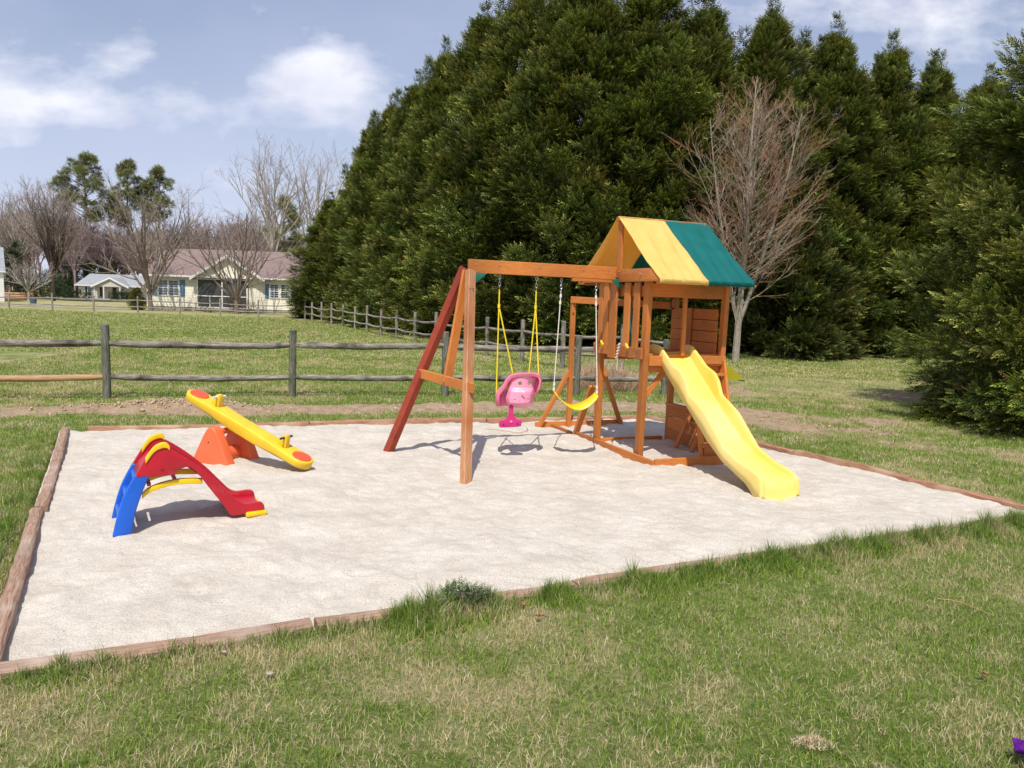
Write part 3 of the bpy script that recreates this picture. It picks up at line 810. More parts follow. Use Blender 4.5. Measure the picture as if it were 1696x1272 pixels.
# far climbing frame
FV = -1.15
brd('frame_post', (.17, FV, -.1), (.17, FV, 1.67), .055, .06, up=UPV)
brd('frame_post', (.56, FV + .03, -.1), (.56, FV + .03, 1.0), .05, .05, up=UPV)
brd('frame_rail', (.14, FV, 1.655), (TW + .02, -.02, 1.62), .05, .085)
brd('frame_brace', (-.27, FV - .02, -.04), (.16, FV - .01, .74), .05, .055, up=UPV)
brd('frame_brace', (.97, FV, -.04), (.55, FV, .98), .05, .055, up=UPV)
brd('ground_board', (-.28, FV - .05, .03), (1.0, FV - .05, .03), .03, .07)
brd('ground_board', (-.075, FV + .02, .012), (-.075, -.55, .012), .03, .07)
# slide ----------------------------------------------------------------
sl = MB()
tv = [.70, .80, .90, 1.04, 1.17, 1.32, 1.41, 1.475, 1.60, 1.75, 1.92, 2.07, 2.28, 2.48, 2.58, 2.612, 2.628]
tz = [1.185, 1.21, 1.195, 1.10, 1.01,   .955, .87, .745, .685, .605, .455, .325, .245, .205, .175, .135, .0]
bv_ = [.70, .80, .86, .95, 1.07, 1.29, 1.45, 1.59, 1.87, 2.06, 2.25, 2.42, 2.54, 2.585, 2.60, 2.605]
bz_ = [1.12, 1.12, 1.10, 1.035, .935, .765, .65, .54, .345, .235, .165, .130, .115, .10, .05, -.03]
ov = [.70, .82, 1.00, 1.25, 1.37, 1.50, 1.66, 1.82, 2.07, 2.30, 2.42, 2.50, 2.56, 2.625]
oz = [1.11, 1.08, .985, .80, .735, .60, .49, .36, .21, .125, .085, .03, -.03, -.03]
def smooth_interp(x, xs, ys, w=.03):
    return float(np.mean([np.interp(x + d, xs, ys) for d in np.linspace(-w, w, 7)]))
st = list(np.concatenate([np.linspace(.72, 2.52, 120), np.linspace(2.53, 2.63, 20)]))
uc = .405; rows = []
for v in st:
    w_ = .014 if v < 2.4 else .006
    t_, b_, o_ = smooth_interp(v, tv, tz, w_), smooth_interp(v, bv_, bz_, w_), smooth_interp(v, ov, oz, w_)
    o_ = min(o_, b_ - .008, t_ - .03); b2 = min(b_, t_ - .01)
    hw = .199 + .004 * sstep(2.2, 2.6, v) + .028 * (1 - sstep(.72, .95, v)) + .011 * (1 - sstep(1.34, 1.50, v))
    sec = [(-hw - .012, o_), (-hw - .006, (o_ + t_) / 2), (-hw - .004, t_ - .012), (-hw + .000, t_ - .002), (-hw + .012, t_), (-hw + .024, t_ - .004), (-hw + .030, t_ - .016),
           (-hw + .034, (t_ + b2) / 2 + .01), (-hw + .045, b2 + .028), (-hw + .075, b2 + .006), (-.09, b2 + .001), (0, b2), ]
    sec = sec + [(-a, z) for a, z in sec[::-1][1:]]
    rows.append([Lc(uc + a, v, z) for a, z in sec])
m = len(rows[0]); vs = [p for r in rows for p in r]
sl.raw(vs, [(i * m + j, i * m + j + 1, i * m + m + j + 1, i * m + m + j) for i in range(len(rows) - 1) for j in range(m - 1)], None, True)
so = sl.build('slide', P_slide, ps, solid=.007)
for p in so.data.polygons: p.use_smooth = True
# ------------------------------------------------------------------ swings hung from the beam
def hookpt(u): return PO + E1 * u + E2 * BV
def chain(mb, p, n=3, s=.028):
    for k in range(n):
        c = Vector(p) - Vector((0, 0, (k + .5) * s * 1.25)); a = k * math.pi / 2
        pts = [c + Vector((math.cos(a) * math.cos(t) * s * .38, math.sin(a) * math.cos(t) * s * .38, math.sin(t) * s * .75)) for t in np.linspace(0, 2 * math.pi, 11)]
        mb.tube(pts, .0032, 5, cap=False)
# belt swing
h1, h2 = hookpt(-.741), hookpt(-.326)
sw = empty('belt_swing', (h1 + h2) / 2 + Vector((0, 0, 1.0)), PA, 'bright yellow belt swing hanging on white ropes beside the tower', 'swing')
def rel(o, p): return o.matrix_basis.inverted() @ Vector(p)
e1p, e2p = Vector((.440, 8.02, .69)), Vector((.905, 8.12, .66))
swl = Matrix.Translation(sw.location) @ Matrix.Rotation(PA, 4, 'Z'); swi = swl.inverted()
for h, e in ((h1, e1p), (h2, e2p)):
    mb = MB(); t0 = Vector((h.x, h.y, 1.865)); chain(mb, swi @ t0, 4)
    mb.build('hook', M_metal, sw)
    top = t0 - Vector((0, 0, .15)); mb = MB()
    mb.tube([swi @ top, swi @ (top * .97 + e * .03), swi @ (top * .5 + e * .5), swi @ (e + Vector((0, 0, .06))), swi @ e], .0055, 7)
    for f in (.03, .10, .93, .98):
        c = top * (1 - f) + e * f; d = (e - top).normalized()
        mb.tube([swi @ (c - d * .018), swi @ (c + d * .018)], .012, 8)
    mb.build('rope', M_rope_w, sw)
mb = MB(); rows = []; n = 25
sd0 = Vector((-.35, .93, 0)).normalized()
for i in range(n):
    t = i / (n - 1); c = e1p.lerp(e2p, t); c.z -= .155 * math.sin(math.pi * t) ** .85 + .0
    w = .045 + .035 * math.sin(math.pi * min(1, max(0, t))) ** .5
    tw = math.radians(-32 + 12 * math.sin(t * 3.1)); s2 = sd0 * math.cos(tw) + Vector((0, 0, 1)) * math.sin(tw)
    s2 = sd0 * .9 + Vector((0.0, 0, .30 if t > .5 else .25))
    rows.append([swi @ (c - s2 * w), swi @ c, swi @ (c + s2 * w)])
mb.raw([p for r in rows for p in r], [(i * 3 + j, i * 3 + j + 1, i * 3 + 4 + j, i * 3 + 3 + j) for i in range(n - 1) for j in range(2)], None, True)
o = mb.build('seat', P_yel2, sw, solid=.008)
# infant swing
h1, h2 = hookpt(-1.434), hookpt(-1.025)
iw = empty('toddler_swing', (h1 + h2) / 2 + Vector((0, 0, .8)), 0, 'pink toddler bucket swing on yellow ropes with a magenta foot piece below', 'swing')
iwi = Matrix.Translation(-iw.location)
def I(x, y, z): return iwi @ Vector((x, y, z))
YS = 7.88
def P3(px, py, dy=0): return iwi @ atY(px, py, YS + dy)
for h, ends in ((h1, (P3(822, 650, .02), P3(849, 618, .05))), (h2, (P3(876, 618, .16), P3(892, 619, .08)))):
    mb = MB(); t0 = iwi @ Vector((h.x, h.y, 1.868)); chain(mb, t0, 4); mb.build('hook', M_metal, iw)
    top = t0 - Vector((0, 0, .14)); kn = top - Vector((0, 0, .17))
    for q in ends:
        mb = MB(); mb.tube([top, kn, q], .0075, 7)
        if q is ends[0]: mb.tube([kn + Vector((0, 0, .02)), kn - Vector((0, 0, .02))], .014, 8)
        mb.build('rope', M_rope_y, iw)
# shell: grid in image-like coordinates (s across, t down) with real depth
def shell(name, rows, mat, holes=(), solid=.008):
    mb = MB(); m = len(rows[0]); vs = [p for r in rows for p in r]; fs = []
    for i in range(len(rows) - 1):
        for j in range(m - 1):
            c = (vs[i * m + j] + vs[i * m + m + j + 1]) / 2
            if any(((c.x - hx) / rx) ** 2 + ((c.z - hz) / rz_) ** 2 < 1 for hx, hz, rx, rz_ in holes): continue
            fs.append((i * m + j, i * m + j + 1, i * m + m + j + 1, i * m + m + j))
    mb.raw(vs, fs, None, True); return mb.build(name, mat, iw, solid=solid)
def hp(px, py): q = P3(px, py); return (q.x, q.z)
# back panel outline left/right edge per row (pixels), depth bulge
yb = [(625, 846, 892), (632, 843, 889), (642, 841, 887), (652, 839, 886), (660, 837, 884), (668, 838, 882), (673, 843, 878)]
rows = []
for ypx in np.linspace(624, 673.5, 44):
    l = np.interp(ypx, [a[0] for a in yb], [a[1] for a in yb]); r = np.interp(ypx, [a[0] for a in yb], [a[2] for a in yb])
    low = sstep(640, 649, ypx); row = []
    for s in np.linspace(0, 1, 52):
        wgt = math.sin(math.pi * s) ** .35
        blg = low * sstep(.03, .16, s) * (1 - sstep(.84, .97, s)) * .035
        dy = .10 - .11 * wgt - blg + .14 * sstep(666, 676, ypx) + .05 * s
        row.append(P3(l + (r - l) * s, ypx + 1.5 * math.sin(math.pi * s), dy))
    rows.append(row)
h_ = [hp(861.5, 635.5), hp(877, 635.8), hp(852.5, 662), hp(875, 661.5)]
shell('backrest', rows, P_pink2, [(h_[0][0], h_[0][1], .020, .020), (h_[1][0], h_[1][1], .020, .018), (h_[2][0], h_[2][1], .012, .006), (h_[3][0], h_[3][1], .012, .007)])
# rolled rim round the top and both sides
rim = [(820.5, 668), (821, 652), (826, 645), (833, 638), (838, 628), (846, 620.5), (858, 618.2), (872, 617.5), (886, 617.8), (894, 621), (897, 629), (895, 641), (889, 652)]
inn = [(829, 672), (829, 656), (833, 650), (838, 643), (843, 633), (849, 627.5), (859, 624.6), (872, 624), (884, 624.4), (890, 626), (892.5, 632), (891, 641), (887, 651)]
rows = []
for (a, b_), k in zip(zip(rim, inn), range(13)):
    back = .11 if k < 2 or k > 9 else .05
    rows.append([P3(a[0], a[1], .14), P3(a[0], a[1], .02), P3(a[0] * .75 + b_[0] * .25, a[1] * .75 + b_[1] * .25, -.015), P3(a[0] * .3 + b_[0] * .7, a[1] * .3 + b_[1] * .7, -.005), P3(b_[0], b_[1], back)])
shell('rim', rows, P_pink)
# side wings
for pts in ([(828, 655), (840, 645), (842, 672), (822, 673), (820.5, 655)], [(886, 626), (895, 628), (894, 645), (886, 656), (884, 640)]):
    mb = MB(); c = [P3(x, y, .10) for x, y in pts]; d = [P3(x, y, .16) for x, y in pts]; n = len(pts)
    mb.raw(c + d, [tuple(range(n)), tuple(range(2 * n - 1, n - 1, -1))] + [(i, n + i, n + (i + 1) % n, (i + 1) % n) for i in range(n)])
    mb.build('side_wing', P_pink, iw, bevel=.006)
# foot piece
poly = [(842.5, 672), (850, 672), (850.5, 686), (853, 691), (858, 695), (862.5, 695.5), (864, 700), (863, 706), (855, 707), (838, 708), (828, 708), (826, 704), (826.5, 699), (830, 696), (836, 695), (840.5, 691), (842.5, 686)]
mb = MB(); c = [P3(x, y, .02) for x, y in poly]; d = [P3(x, y, .07) for x, y in poly]; n = len(poly)
mb.raw(c + d, [tuple(range(n)), tuple(range(2 * n - 1, n - 1, -1))] + [(i, n + i, n + (i + 1) % n, (i + 1) % n) for i in range(n)])
fp = mb.build('foot_piece', P_mag, iw, bevel=.008, seg=3)
for x, y in ((834, 703.5), (857.5, 702)):
    mb = MB(); q = P3(x, y, .02); mb.tube([q + Vector((0, .004, 0)), q - Vector((0, .003, 0))], .010, 10); mb.build('bolt', P_dark, iw)
M_stick = plastic('sticker', (.8, .78, .76), rough=.5)
mb = MB(); q = P3(866, 648.3, -.055); mb.board(q - Vector((.018, 0, -.006)), q + Vector((.018, 0, -.006)), .002, .022, ch=.0005); mb.build('sticker', M_stick, iw)
mb = MB(); q = P3(846.5, 698, .014); mb.tube([q, q - Vector((0, .003, 0))], .014, 12); mb.build('sticker', P_pink, fp)

# ------------------------------------------------------------------ toddler slide
TO = Vector((-2.52, 4.92, 0)); ta = math.atan2(.586, .81)
ts = empty('toddler_slide', TO, ta, 'small red plastic toddler slide with blue ladder legs and yellow handles on the sand', 'toy slide')
GW = .41
def T(s, z, n): return Vector((s, n, z))
def side(name, poly, n0, th, mat, bevel=.008, seg=3, parent=None):
    mb = MB(); mb.prism(poly, (0, n0, 0), (1, 0, 0), (0, 0, 1), (0, 1, 0), th)
    return mb.build(name, mat, parent or ts, bevel=bevel, seg=seg)
def curve(pts, k=6):
    out = []
    for i in range(len(pts) - 1):
        p0 = pts[max(i - 1, 0)]; p1 = pts[i]; p2 = pts[i + 1]; p3 = pts[min(i + 2, len(pts) - 1)]
        for j in range(k):
            t = j / k
            out.append(tuple(.5 * (2 * p1[a] + (-p0[a] + p2[a]) * t + (2 * p0[a] - 5 * p1[a] + 4 * p2[a] - p3[a]) * t * t + (-p0[a] + 3 * p1[a] - 3 * p2[a] + p3[a]) * t ** 3) for a in range(len(p1))))
    return out + [tuple(pts[-1])]
outer = curve([(-.07, -.03), (-.04, .10), (.005, .24), (.075, .375)])
inner = curve([(.165, .368), (.115, .25), (.07, .11), (.045, -.03)])
for n0 in (0, GW - .05): side('ladder_leg', outer + inner, n0, .05, P_blue, .010)
for z, s in ((.09, .0), (.215, .045), (.325, .10)):
    mb = MB(); mb.board((s, .045, z), (s, GW - .045, z), .075, .035, ch=.01); mb.build('ladder_step', P_blue, ts, bevel=.008)
up_ = curve([(.285, .53), (.35, .488), (.45, .41), (.568, .30), (.67, .185), (.735, .115), (.79, .088), (.87, .088), (.91, .078), (.925, .05), (.922, .012)])
lo_ = curve([(.684, .02), (.62, .12), (.56, .205), (.50, .295), (.45, .365), (.41, .395), (.36, .388), (.325, .375)])
body = [(.075, .355), (.325, .352)]
top_ = curve([(.075, .37), (.13, .46), (.18, .525), (.225, .548), (.262, .550), (.285, .53)], 4)
for n0 in (0, GW - .038):
    side('slide_wall', top_[:-1] + up_ + [(.70, .012)] + lo_ + [(.324, .352), (.085, .352)], n0, .038, P_red, .009)
# chute bed between the walls
bedp = curve([(.20, .455), (.27, .462), (.34, .43), (.45, .345), (.568, .235), (.67, .120), (.735, .065), (.80, .042), (.90, .038), (.915, .02)])
mb = MB(); rows = [[T(s, z, n) for n in np.linspace(.03, GW - .03, 7)] for s, z in bedp]
rows = [[Vector((p.x, p.y, p.z + .02 * (abs(p.y - GW / 2) / (GW / 2)) ** 4)) for p in r] for r in rows]
mb.raw([p for r in rows for p in r], [(i * 7 + j, i * 7 + j + 1, i * 7 + 8 + j, i * 7 + 7 + j) for i in range(len(rows) - 1) for j in range(6)], None, True)
mb.build('chute', P_red, ts, solid=.01)
# front of the top box facing the ladder
mb = MB(); mb.board((.10, .03, .375), (.175, .03, .49), .35, .012)
mb = MB(); rows = [[T(s, z, n) for n in (.03, .12, .20, .30, GW - .03)] for s, z in ((.085, .355), (.125, .41), (.17, .455), (.20, .46))]
mb.raw([p for r in rows for p in r], [(i * 5 + j, i * 5 + j + 1, i * 5 + 6 + j, i * 5 + 5 + j) for i in range(3) for j in range(4)], None, True)
mb.build('platform', P_red, ts, solid=.012)
for n0 in (-.008, GW - .045):
    arc = curve([(.138, .478), (.17, .525), (.20, .556), (.235, .572), (.268, .572), (.288, .552)], 4)
    arc2 = [(a + .012 * 0, b_ - .032) for a, b_ in arc]
    side('handle', arc + arc2[::-1], n0, .053, P_yel2, .010, 3)
for n0 in (.03, GW - .07):
    a1 = curve([(.115, .235), (.16, .27), (.25, .298), (.36, .308), (.50, .295)], 5); a2 = [(a, b_ - .035) for a, b_ in a1]
    side('cross_bar', a1 + a2[::-1], n0, .04, P_yel2, .008)
for s in (.16, .33):
    mb = MB(); mb.board((s, .06, .285), (s, GW - .06, .285), .025, .02); mb.build('spacer', P_orange, ts)
side('front_foot', [(.79, -.01), (.94, -.01), (.94, .026), (.79, .026)], -.03, GW + .06, P_yel2, .012)
mb = MB(); mb.tube([T(.236, .405, .0), T(.236, .405, -.005)], .014, 16); mb.tube([T(.236, .405, -.005), T(.236, .405, -.008)], .008, 12); mb.build('bolt', P_red, ts)
mb = MB(); mb.prism([(.0, .0), (.028, .0), (.028, .045), (0, .045)], T(.098, .375, GW * .0 + .006), Vector((0, 1, 0)), Vector((.5, 0, .86)), Vector((-.86, 0, .5)), .004)
mb.build('sticker', M_stick, ts)
for c_ in ts.children:
    for v_ in c_.data.vertices: v_.co.x += .12 * v_.co.y
ts.location.z = .02

# ------------------------------------------------------------------ seesaw
SO = Vector((-2.05, 6.86, .03)); sa = math.atan2(.45, -1.2)
ss = empty('seesaw', SO, sa, 'yellow plastic seesaw plank with orange round seats on a coral base, left end up', 'seesaw')
# local: x to the high end; y = rotate: positive y points away? compute near side sign
NS = 1.0   # local +y is towards the camera for this rotation
slope = math.atan2(.565, 1.36)
def K(x, y, z): return Vector((x, y, z))
Lp = 1.50; cs, sn = math.cos(slope), math.sin(slope)
ex = Vector((cs, 0, sn)); ez = Vector((-sn, 0, cs)); ey = Vector((0, 1, 0))
o0 = Vector((-.19, -.115, -.01))
out = []
nn = 10
for k in range(nn + 1):
    a = math.pi / 2 + math.pi * k / nn; out.append((.115 + .115 * math.cos(a), .112 * math.sin(a)))
out += [(.34, -.10), (.60, -.085), (Lp - .60, -.085), (Lp - .34, -.10)]
for k in range(nn + 1):
    a = -math.pi / 2 + math.pi * k / nn; out.append((Lp - .115 + .115 * math.cos(a), .112 * math.sin(a)))
out += [(Lp - .34, .10), (Lp - .60, .085), (.60, .085), (.34, .10)]
mb = MB(); vs = []; n = len(out)
def under(a): return .058 + .05 * math.exp(-((a - Lp / 2) / .30) ** 2)
for lay in range(3):
    for a, b_ in out:
        if lay == 2: v = o0 + ex * a + ey * b_ * 1.0 + ez * .075
        elif lay == 1: v = o0 + ex * a + ey * b_ * 1.02 + ez * .045
        else: v = o0 + ex * a + ey * b_ * .92 + ez * (.06 - under(a))
        vs.append(v)
fs = [tuple(range(n - 1, -1, -1)), tuple(range(2 * n, 3 * n))]
for l in range(2): fs += [(l * n + i, l * n + (i + 1) % n, l * n + n + (i + 1) % n, l * n + n + i) for i in range(n)]
mb.raw(vs, fs); mb.build('plank', P_yel, ss, bevel=.010, seg=3)
for a in (.115, Lp - .115):
    mb = MB(); c = o0 + ex * a + ez * .074; mb.tube([c, c + ez * .010], .088, 28); mb.build('seat', P_seat, ss, bevel=.004)
for a, sg in ((.335, 1), (Lp - .335, -1)):
    mb = MB(); mb.prism([(-.05, 0), (.05, 0), (.028, .09), (.012, .115), (-.012, .115), (-.028, .09)], o0 + ex * a + ez * .073 - ey * .03, ex, ez, ey, .06)
    mb.build('handle_post', P_yel, ss, bevel=.008)
    mb = MB(); c = o0 + ex * (a - .0) + ez * (.073 + .088)
    mb.tube([c - ey * .085, c + ey * .085], .011, 10); g = mb.build('handle', M_rope_w if sg < 0 else P_dark, ss)
def tri(n0, th, shift=0):
    pts = curve([(1.00 + shift, -.08), (.925 + shift, .08), (.83 + shift, .255), (.775 + shift, .335), (.735 + shift, .352), (.695 + shift, .34), (.655 + shift, .28), (.56 + shift, .07), (.50 + shift, -.08)], 4)
    mb = MB(); mb.prism(pts, (0, n0, -.02), (1, 0, 0), (0, 0, 1), (0, 1, 0), th); return mb
tri(.0, .11).build('base', P_orange, ss, bevel=.022, seg=4)
tri(-.34, .11).build('base', P_orange, ss, bevel=.022, seg=4)
mb = MB(); mb.tube([K(.74, .02, .04), K(.74, -.28, .04)], .075, 18); mb.build('base_link', P_orange, ss)
mb = MB(); mb.tube([K(.74, .06, .27), K(.74, -.30, .27)], .03, 12); mb.build('axle', P_orange, ss)
mb = MB(); mb.tube([K(.755, .108, .19), K(.755, .114, .19)], .007, 10); mb.build('bolt', P_dark, ss)
# ------------------------------------------------------------------ fences
def rnd_post(x, y, h, r, mat, parent, origin, n=10):
    z0 = float(ground_h(np.array(x), np.array(y)))
    lx, ly = random.uniform(-.012, .012), random.uniform(-.012, .012)
    pts = [Vector((x + lx * t, y + ly * t, z0 - .15 + (h + .15) * t)) for t in np.linspace(0, 1, 7)]
    rs = [r * random.uniform(.97, 1.04) for _ in pts]; pts.append(pts[-1] + Vector((0, 0, .012))); rs.append(r * .72)
    mb = MB(); mb.tube([p - origin for p in pts], rs, n, jit=.03)
    return mb.build('post', mat, parent)
def rail(a, b_, z0, z1, r, mat, parent, origin, n=9, sag=.02, name='rail'):
    a = Vector(a); b_ = Vector(b_); pts = []; rs = []
    k = max(4, int((b_ - a).length / .25))
    for i in range(k + 1):
        t = i / k; p = a.lerp(b_, t); pts.append(Vector((p.x, p.y, z0 + (z1 - z0) * t - sag * math.sin(t * 3.14) + random.uniform(-.004, .004))) - origin)
        rs.append(r * random.uniform(.93, 1.06) * (.72 if i in (0, k) else 1))
    mb = MB(); mb.tube(pts, rs, n, jit=.04)
    return mb.build(name, mat, parent)
NP = [(-8.43, 10.4), (-5.94, 11.2), (-3.45, 12.0), (-1.12, 12.79), (1.13, 13.39), (2.76, 13.86)]
nf = empty('rail_fence', (*NP[1], 0), label='weathered round two rail fence running close behind the sand play area', cat='fence')
og = Vector((*NP[1], 0))
for (x, y), h in zip(NP, (1.06, 1.09, 1.04, 1.06, 1.04, 1.0)): rnd_post(x, y, h, .058, M_post, nf, og, 12)
for i in range(len(NP) - 1):
    a, b_ = NP[i], NP[i + 1]; d = (Vector(b_) - Vector(a)).normalized() * .045
    a2 = (a[0] + d.x, a[1] + d.y, 0); b2 = (b_[0] - d.x, b_[1] - d.y, 0)
    rail(a2, b2, .82 + random.uniform(-.015, .015), .82 + random.uniform(-.02, .02), .052, M_rail, nf, og)
    o = rail(a2, b2, .31, .305, .047, M_rail_new if i == 0 else M_rail, nf, og)
    if i == 0: o['label'] = 'newer tan lower rail'
FP = [(-39.5, 50.5), (-36.0, 50.0), (-32.43, 49.5), (-29.53, 49.3), (-27.0, 49.5), (-24.0, 49.2), (-21.63, 49.9), (-19.11, 50.17), (-16.67, 50.28), (-14.26, 50.33),
      (-13.4, 49.4), (-12.26, 46.82), (-11.06, 44.35), (-9.97, 42.12), (-8.74, 39.42), (-7.64, 37.07), (-6.55, 34.39), (-5.54, 32.13), (-4.52, 29.75), (-3.56, 27.75),
      (-2.62, 25.9), (-1.72, 24.0), (-.76, 22.2), (.25, 20.7), (1.22, 18.9), (2.57, 18.1), (3.9, 17.4)]
og = Vector((*FP[9], 0))
ff = empty('rail_fence', og, label='long low grey two rail fence round the far side of the field', cat='fence')
hts = [1.08 + random.uniform(-.08, .1) for _ in FP]
for (x, y), h in zip(FP, hts): rnd_post(x, y, h, .058, M_farrail if y > 33 else M_rail, ff, og, 8)
zs = [.80 + random.uniform(-.05, .05) for _ in FP]
for i in range(len(FP) - 1):
    a, b_ = FP[i], FP[i + 1]
    for dz in (0, -.42): rail((*a, 0), (*b_, 0), zs[i] + dz, zs[i + 1] + dz, .042, M_farrail if a[1] > 33 else M_rail, ff, og, 6, sag=.04)

# ------------------------------------------------------------------ conifers
def frond_template(nl):
    vs = []; fs = []
    def leaf(x, y, ang, L, w, dz):
        c, s_ = math.cos(ang), math.sin(ang); o = len(vs)
        for a, b_, z in ((0, 0, 0), (.45, w, .02), (1, 0, -.10), (.45, -w, .02)):
            vs.append((x + (a * c) * L - b_ * s_ * L, y + (a * s_) * L + b_ * c * L, dz + z * L))
        fs.append((o, o + 1, o + 2, o + 3))
    for k in range(nl):
        t = (k + .3) / nl; L = .46 * (1 - .55 * t)
        for sg in (-1, 1): leaf(t * .8, 0, sg * math.radians(46 - 10 * t), L, .16, -.10 * t * t)
    leaf(.72, 0, 0, .34, .16, -.07)
    return np.array(vs), np.array(fs)
FT3, FT4, FT6 = frond_template(3), frond_template(4), frond_template(6)
def unit(v): return v / np.maximum(np.linalg.norm(v, axis=1, keepdims=True), 1e-6)
def make_fronds(name, P, D, size, tmpl, c_dark, c_tip, c_odd=None, odd=.04, tint=None):
    n = len(P); tv_, tf = tmpl; k = len(tv_)
    up = np.tile(np.array([0, 0, 1.]), (n, 1)) + RNG.normal(0, .55, (n, 3))
    b_ = unit(np.cross(up, D)); nn_ = np.cross(D, b_)
    V = P[:, None] + size[:, None, None] * (tv_[None, :, 0:1] * D[:, None] + tv_[None, :, 1:2] * b_[:, None] + tv_[None, :, 2:3] * nn_[:, None])
    F = (tf[None] + (np.arange(n) * k)[:, None, None]).reshape(-1, 4)
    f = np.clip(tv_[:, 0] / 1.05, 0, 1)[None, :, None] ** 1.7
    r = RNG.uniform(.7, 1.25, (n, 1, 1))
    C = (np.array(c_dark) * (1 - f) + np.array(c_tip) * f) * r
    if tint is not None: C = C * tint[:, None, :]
    if c_odd is not None:
        oo = RNG.random(n) < odd; C[oo] = (np.array((.13, .085, .03)) * RNG.uniform(.6, 1.2, (int(oo.sum()), 1, 1)))
    C = np.concatenate([C, np.ones((n, k, 1))], 2)
    return np_mesh(name, V.reshape(-1, 3), F, {'col': ('FLOAT_COLOR', C.reshape(-1, 4))})
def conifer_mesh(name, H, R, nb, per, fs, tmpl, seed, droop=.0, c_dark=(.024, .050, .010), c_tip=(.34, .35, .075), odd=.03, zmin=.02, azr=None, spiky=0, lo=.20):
    global RNG
    RNG = np.random.default_rng(seed)
    z0 = H * (zmin + (1 - zmin) * RNG.random(nb) ** 1.12 * .985); az = RNG.uniform(0, 2 * np.pi, nb) if azr is None else RNG.uniform(*azr, nb)
    tt = z0 / H
    prof = R * (1 - tt ** 1.9) ** .87 * np.clip(.86 + tt * 1.2, 0, 1)
    prof = prof * RNG.uniform(.68, 1.17, nb) * (1 + .16 * np.sin(az * 3 + seed + z0 * .6))
    el = np.radians(RNG.uniform(14, 40, nb)) + tt * .55
    prof = np.maximum(prof, .22)
    # limbs: base on the trunk, tip out on the crown surface
    tip = np.stack([np.cos(az) * prof, np.sin(az) * prof, z0], 1)
    base = np.stack([np.cos(az) * .05, np.sin(az) * .05, np.maximum(z0 - prof * np.tan(el) * .8, .1)], 1)
    dirv = unit(tip - base); L = np.linalg.norm(tip - base, axis=1)
    bi = np.repeat(np.arange(nb), per); n = len(bi)
    t = 1 - RNG.random(n) ** 1.8 * .55
    pos = base[bi] + (tip - base)[bi] * t[:, None]
    pos[:, 2] += (-.10 * droop) * t ** 2 * L[bi]
    lob = RNG.uniform(.6, 1.35, nb)[bi]
    rad = ((.10 + .12 * (1 - t)) * L[bi] * .7 + lo) * lob
    off = unit(RNG.normal(0, 1, (n, 3))) * (rad * RNG.random(n) ** .5)[:, None]
    off[:, 2] *= .75
    out = dirv[bi]
    D = unit(out * 1.0 + unit(off) * .75 + RNG.normal(0, .25, (n, 3)) + np.array([0, 0, .12 - droop * .25]))
    size = fs * RNG.uniform(.65, 1.25, n) * np.clip(.6 + rad, .6, 1.1)
    P = pos + off
    if spiky:   # leaders at the top
        m = spiky * 130; k = RNG.integers(0, spiky, m); hx = RNG.normal(0, R * .22, spiky); hy = RNG.normal(0, R * .22, spiky); hh = H * RNG.uniform(.90, 1.03, spiky); hh[0] = H * 1.06; hx[0] = hy[0] = 0
        u = RNG.random(m); zz = hh[k] - 1.7 * u; a = RNG.uniform(0, 2 * np.pi, m); rr = .03 + .55 * u * RNG.random(m)
        P2 = np.stack([hx[k] + np.cos(a) * rr, hy[k] + np.sin(a) * rr, zz], 1); D2 = unit(np.stack([np.cos(a) * .7, np.sin(a) * .7, np.full(m, .9)], 1))
        P = np.concatenate([P, P2]); D = np.concatenate([D, D2]); size = np.concatenate([size, np.full(m, fs * .8)])
    P[:, 2] = np.maximum(P[:, 2], .06)
    tb = RNG.uniform(.62, 1.38, (nb, 1)) * np.array([1, 1, 1]) * np.concatenate([RNG.uniform(.86, 1.12, (nb, 1)), np.ones((nb, 1)), RNG.uniform(.7, 1.2, (nb, 1))], 1)
    tint = np.ones((len(P), 3)); tint[:n] = tb[bi]
    return make_fronds(name, P, D, size, tmpl, c_dark, c_tip, (.16, .075, .025), odd, tint), base, tip
def trunk_mesh(H, r, base, tip, mat_n=6, nl=26, seed=1, lr=.035):
    rr = random.Random(seed); mb = MB()
    mb.tube([(0, 0, -.1)] + [(rr.uniform(-.04, .04), rr.uniform(-.04, .04), H * t) for t in np.linspace(.05, .93, 9)], [r * 1.25] + [r * (1 - t * .9) for t in np.linspace(.05, .93, 9)], 9)
    idx = list(range(len(base))); rr.shuffle(idx)
    for i in idx[:nl]:
        a, b_ = Vector(base[i]), Vector(tip[i]); mb.tube([a, a.lerp(b_, .5) - Vector((0, 0, .05)), b_], [lr, lr * .6, lr * .2], 5)
    return mb
CON = []
for k, (h, r) in enumerate(((12.5, 2.75), (12.8, 3.0), (12.2, 2.6), (12.6, 2.9))):
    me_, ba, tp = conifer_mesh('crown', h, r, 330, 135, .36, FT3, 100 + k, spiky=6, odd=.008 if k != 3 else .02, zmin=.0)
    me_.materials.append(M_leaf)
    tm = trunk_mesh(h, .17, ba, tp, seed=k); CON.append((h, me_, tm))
ROW = [(-12.3, 51.6, 8.0), (-10.2, 50.6, 10.4), (-8.9, 47.3, 11.7), (-7.0, 43.5, 12.2), (-5.2, 39.9, 12.4), (-3.5, 36.6, 13.0), (-1.6, 33.6, 13.5), (.1, 31.0, 14.0), (2.3, 29.4, 14.2), (4.7, 29.3, 13.9),
       (6.7, 29.4, 12.6), (9.05, 29.3, 12.5), (11.5, 29.6, 12.0), (13.9, 30.2, 11.7), (15.9, 30.6, 11.2), (18.1, 31.0, 10.9), (20.6, 31.5, 10.4), (23.2, 32.0, 10.6)]
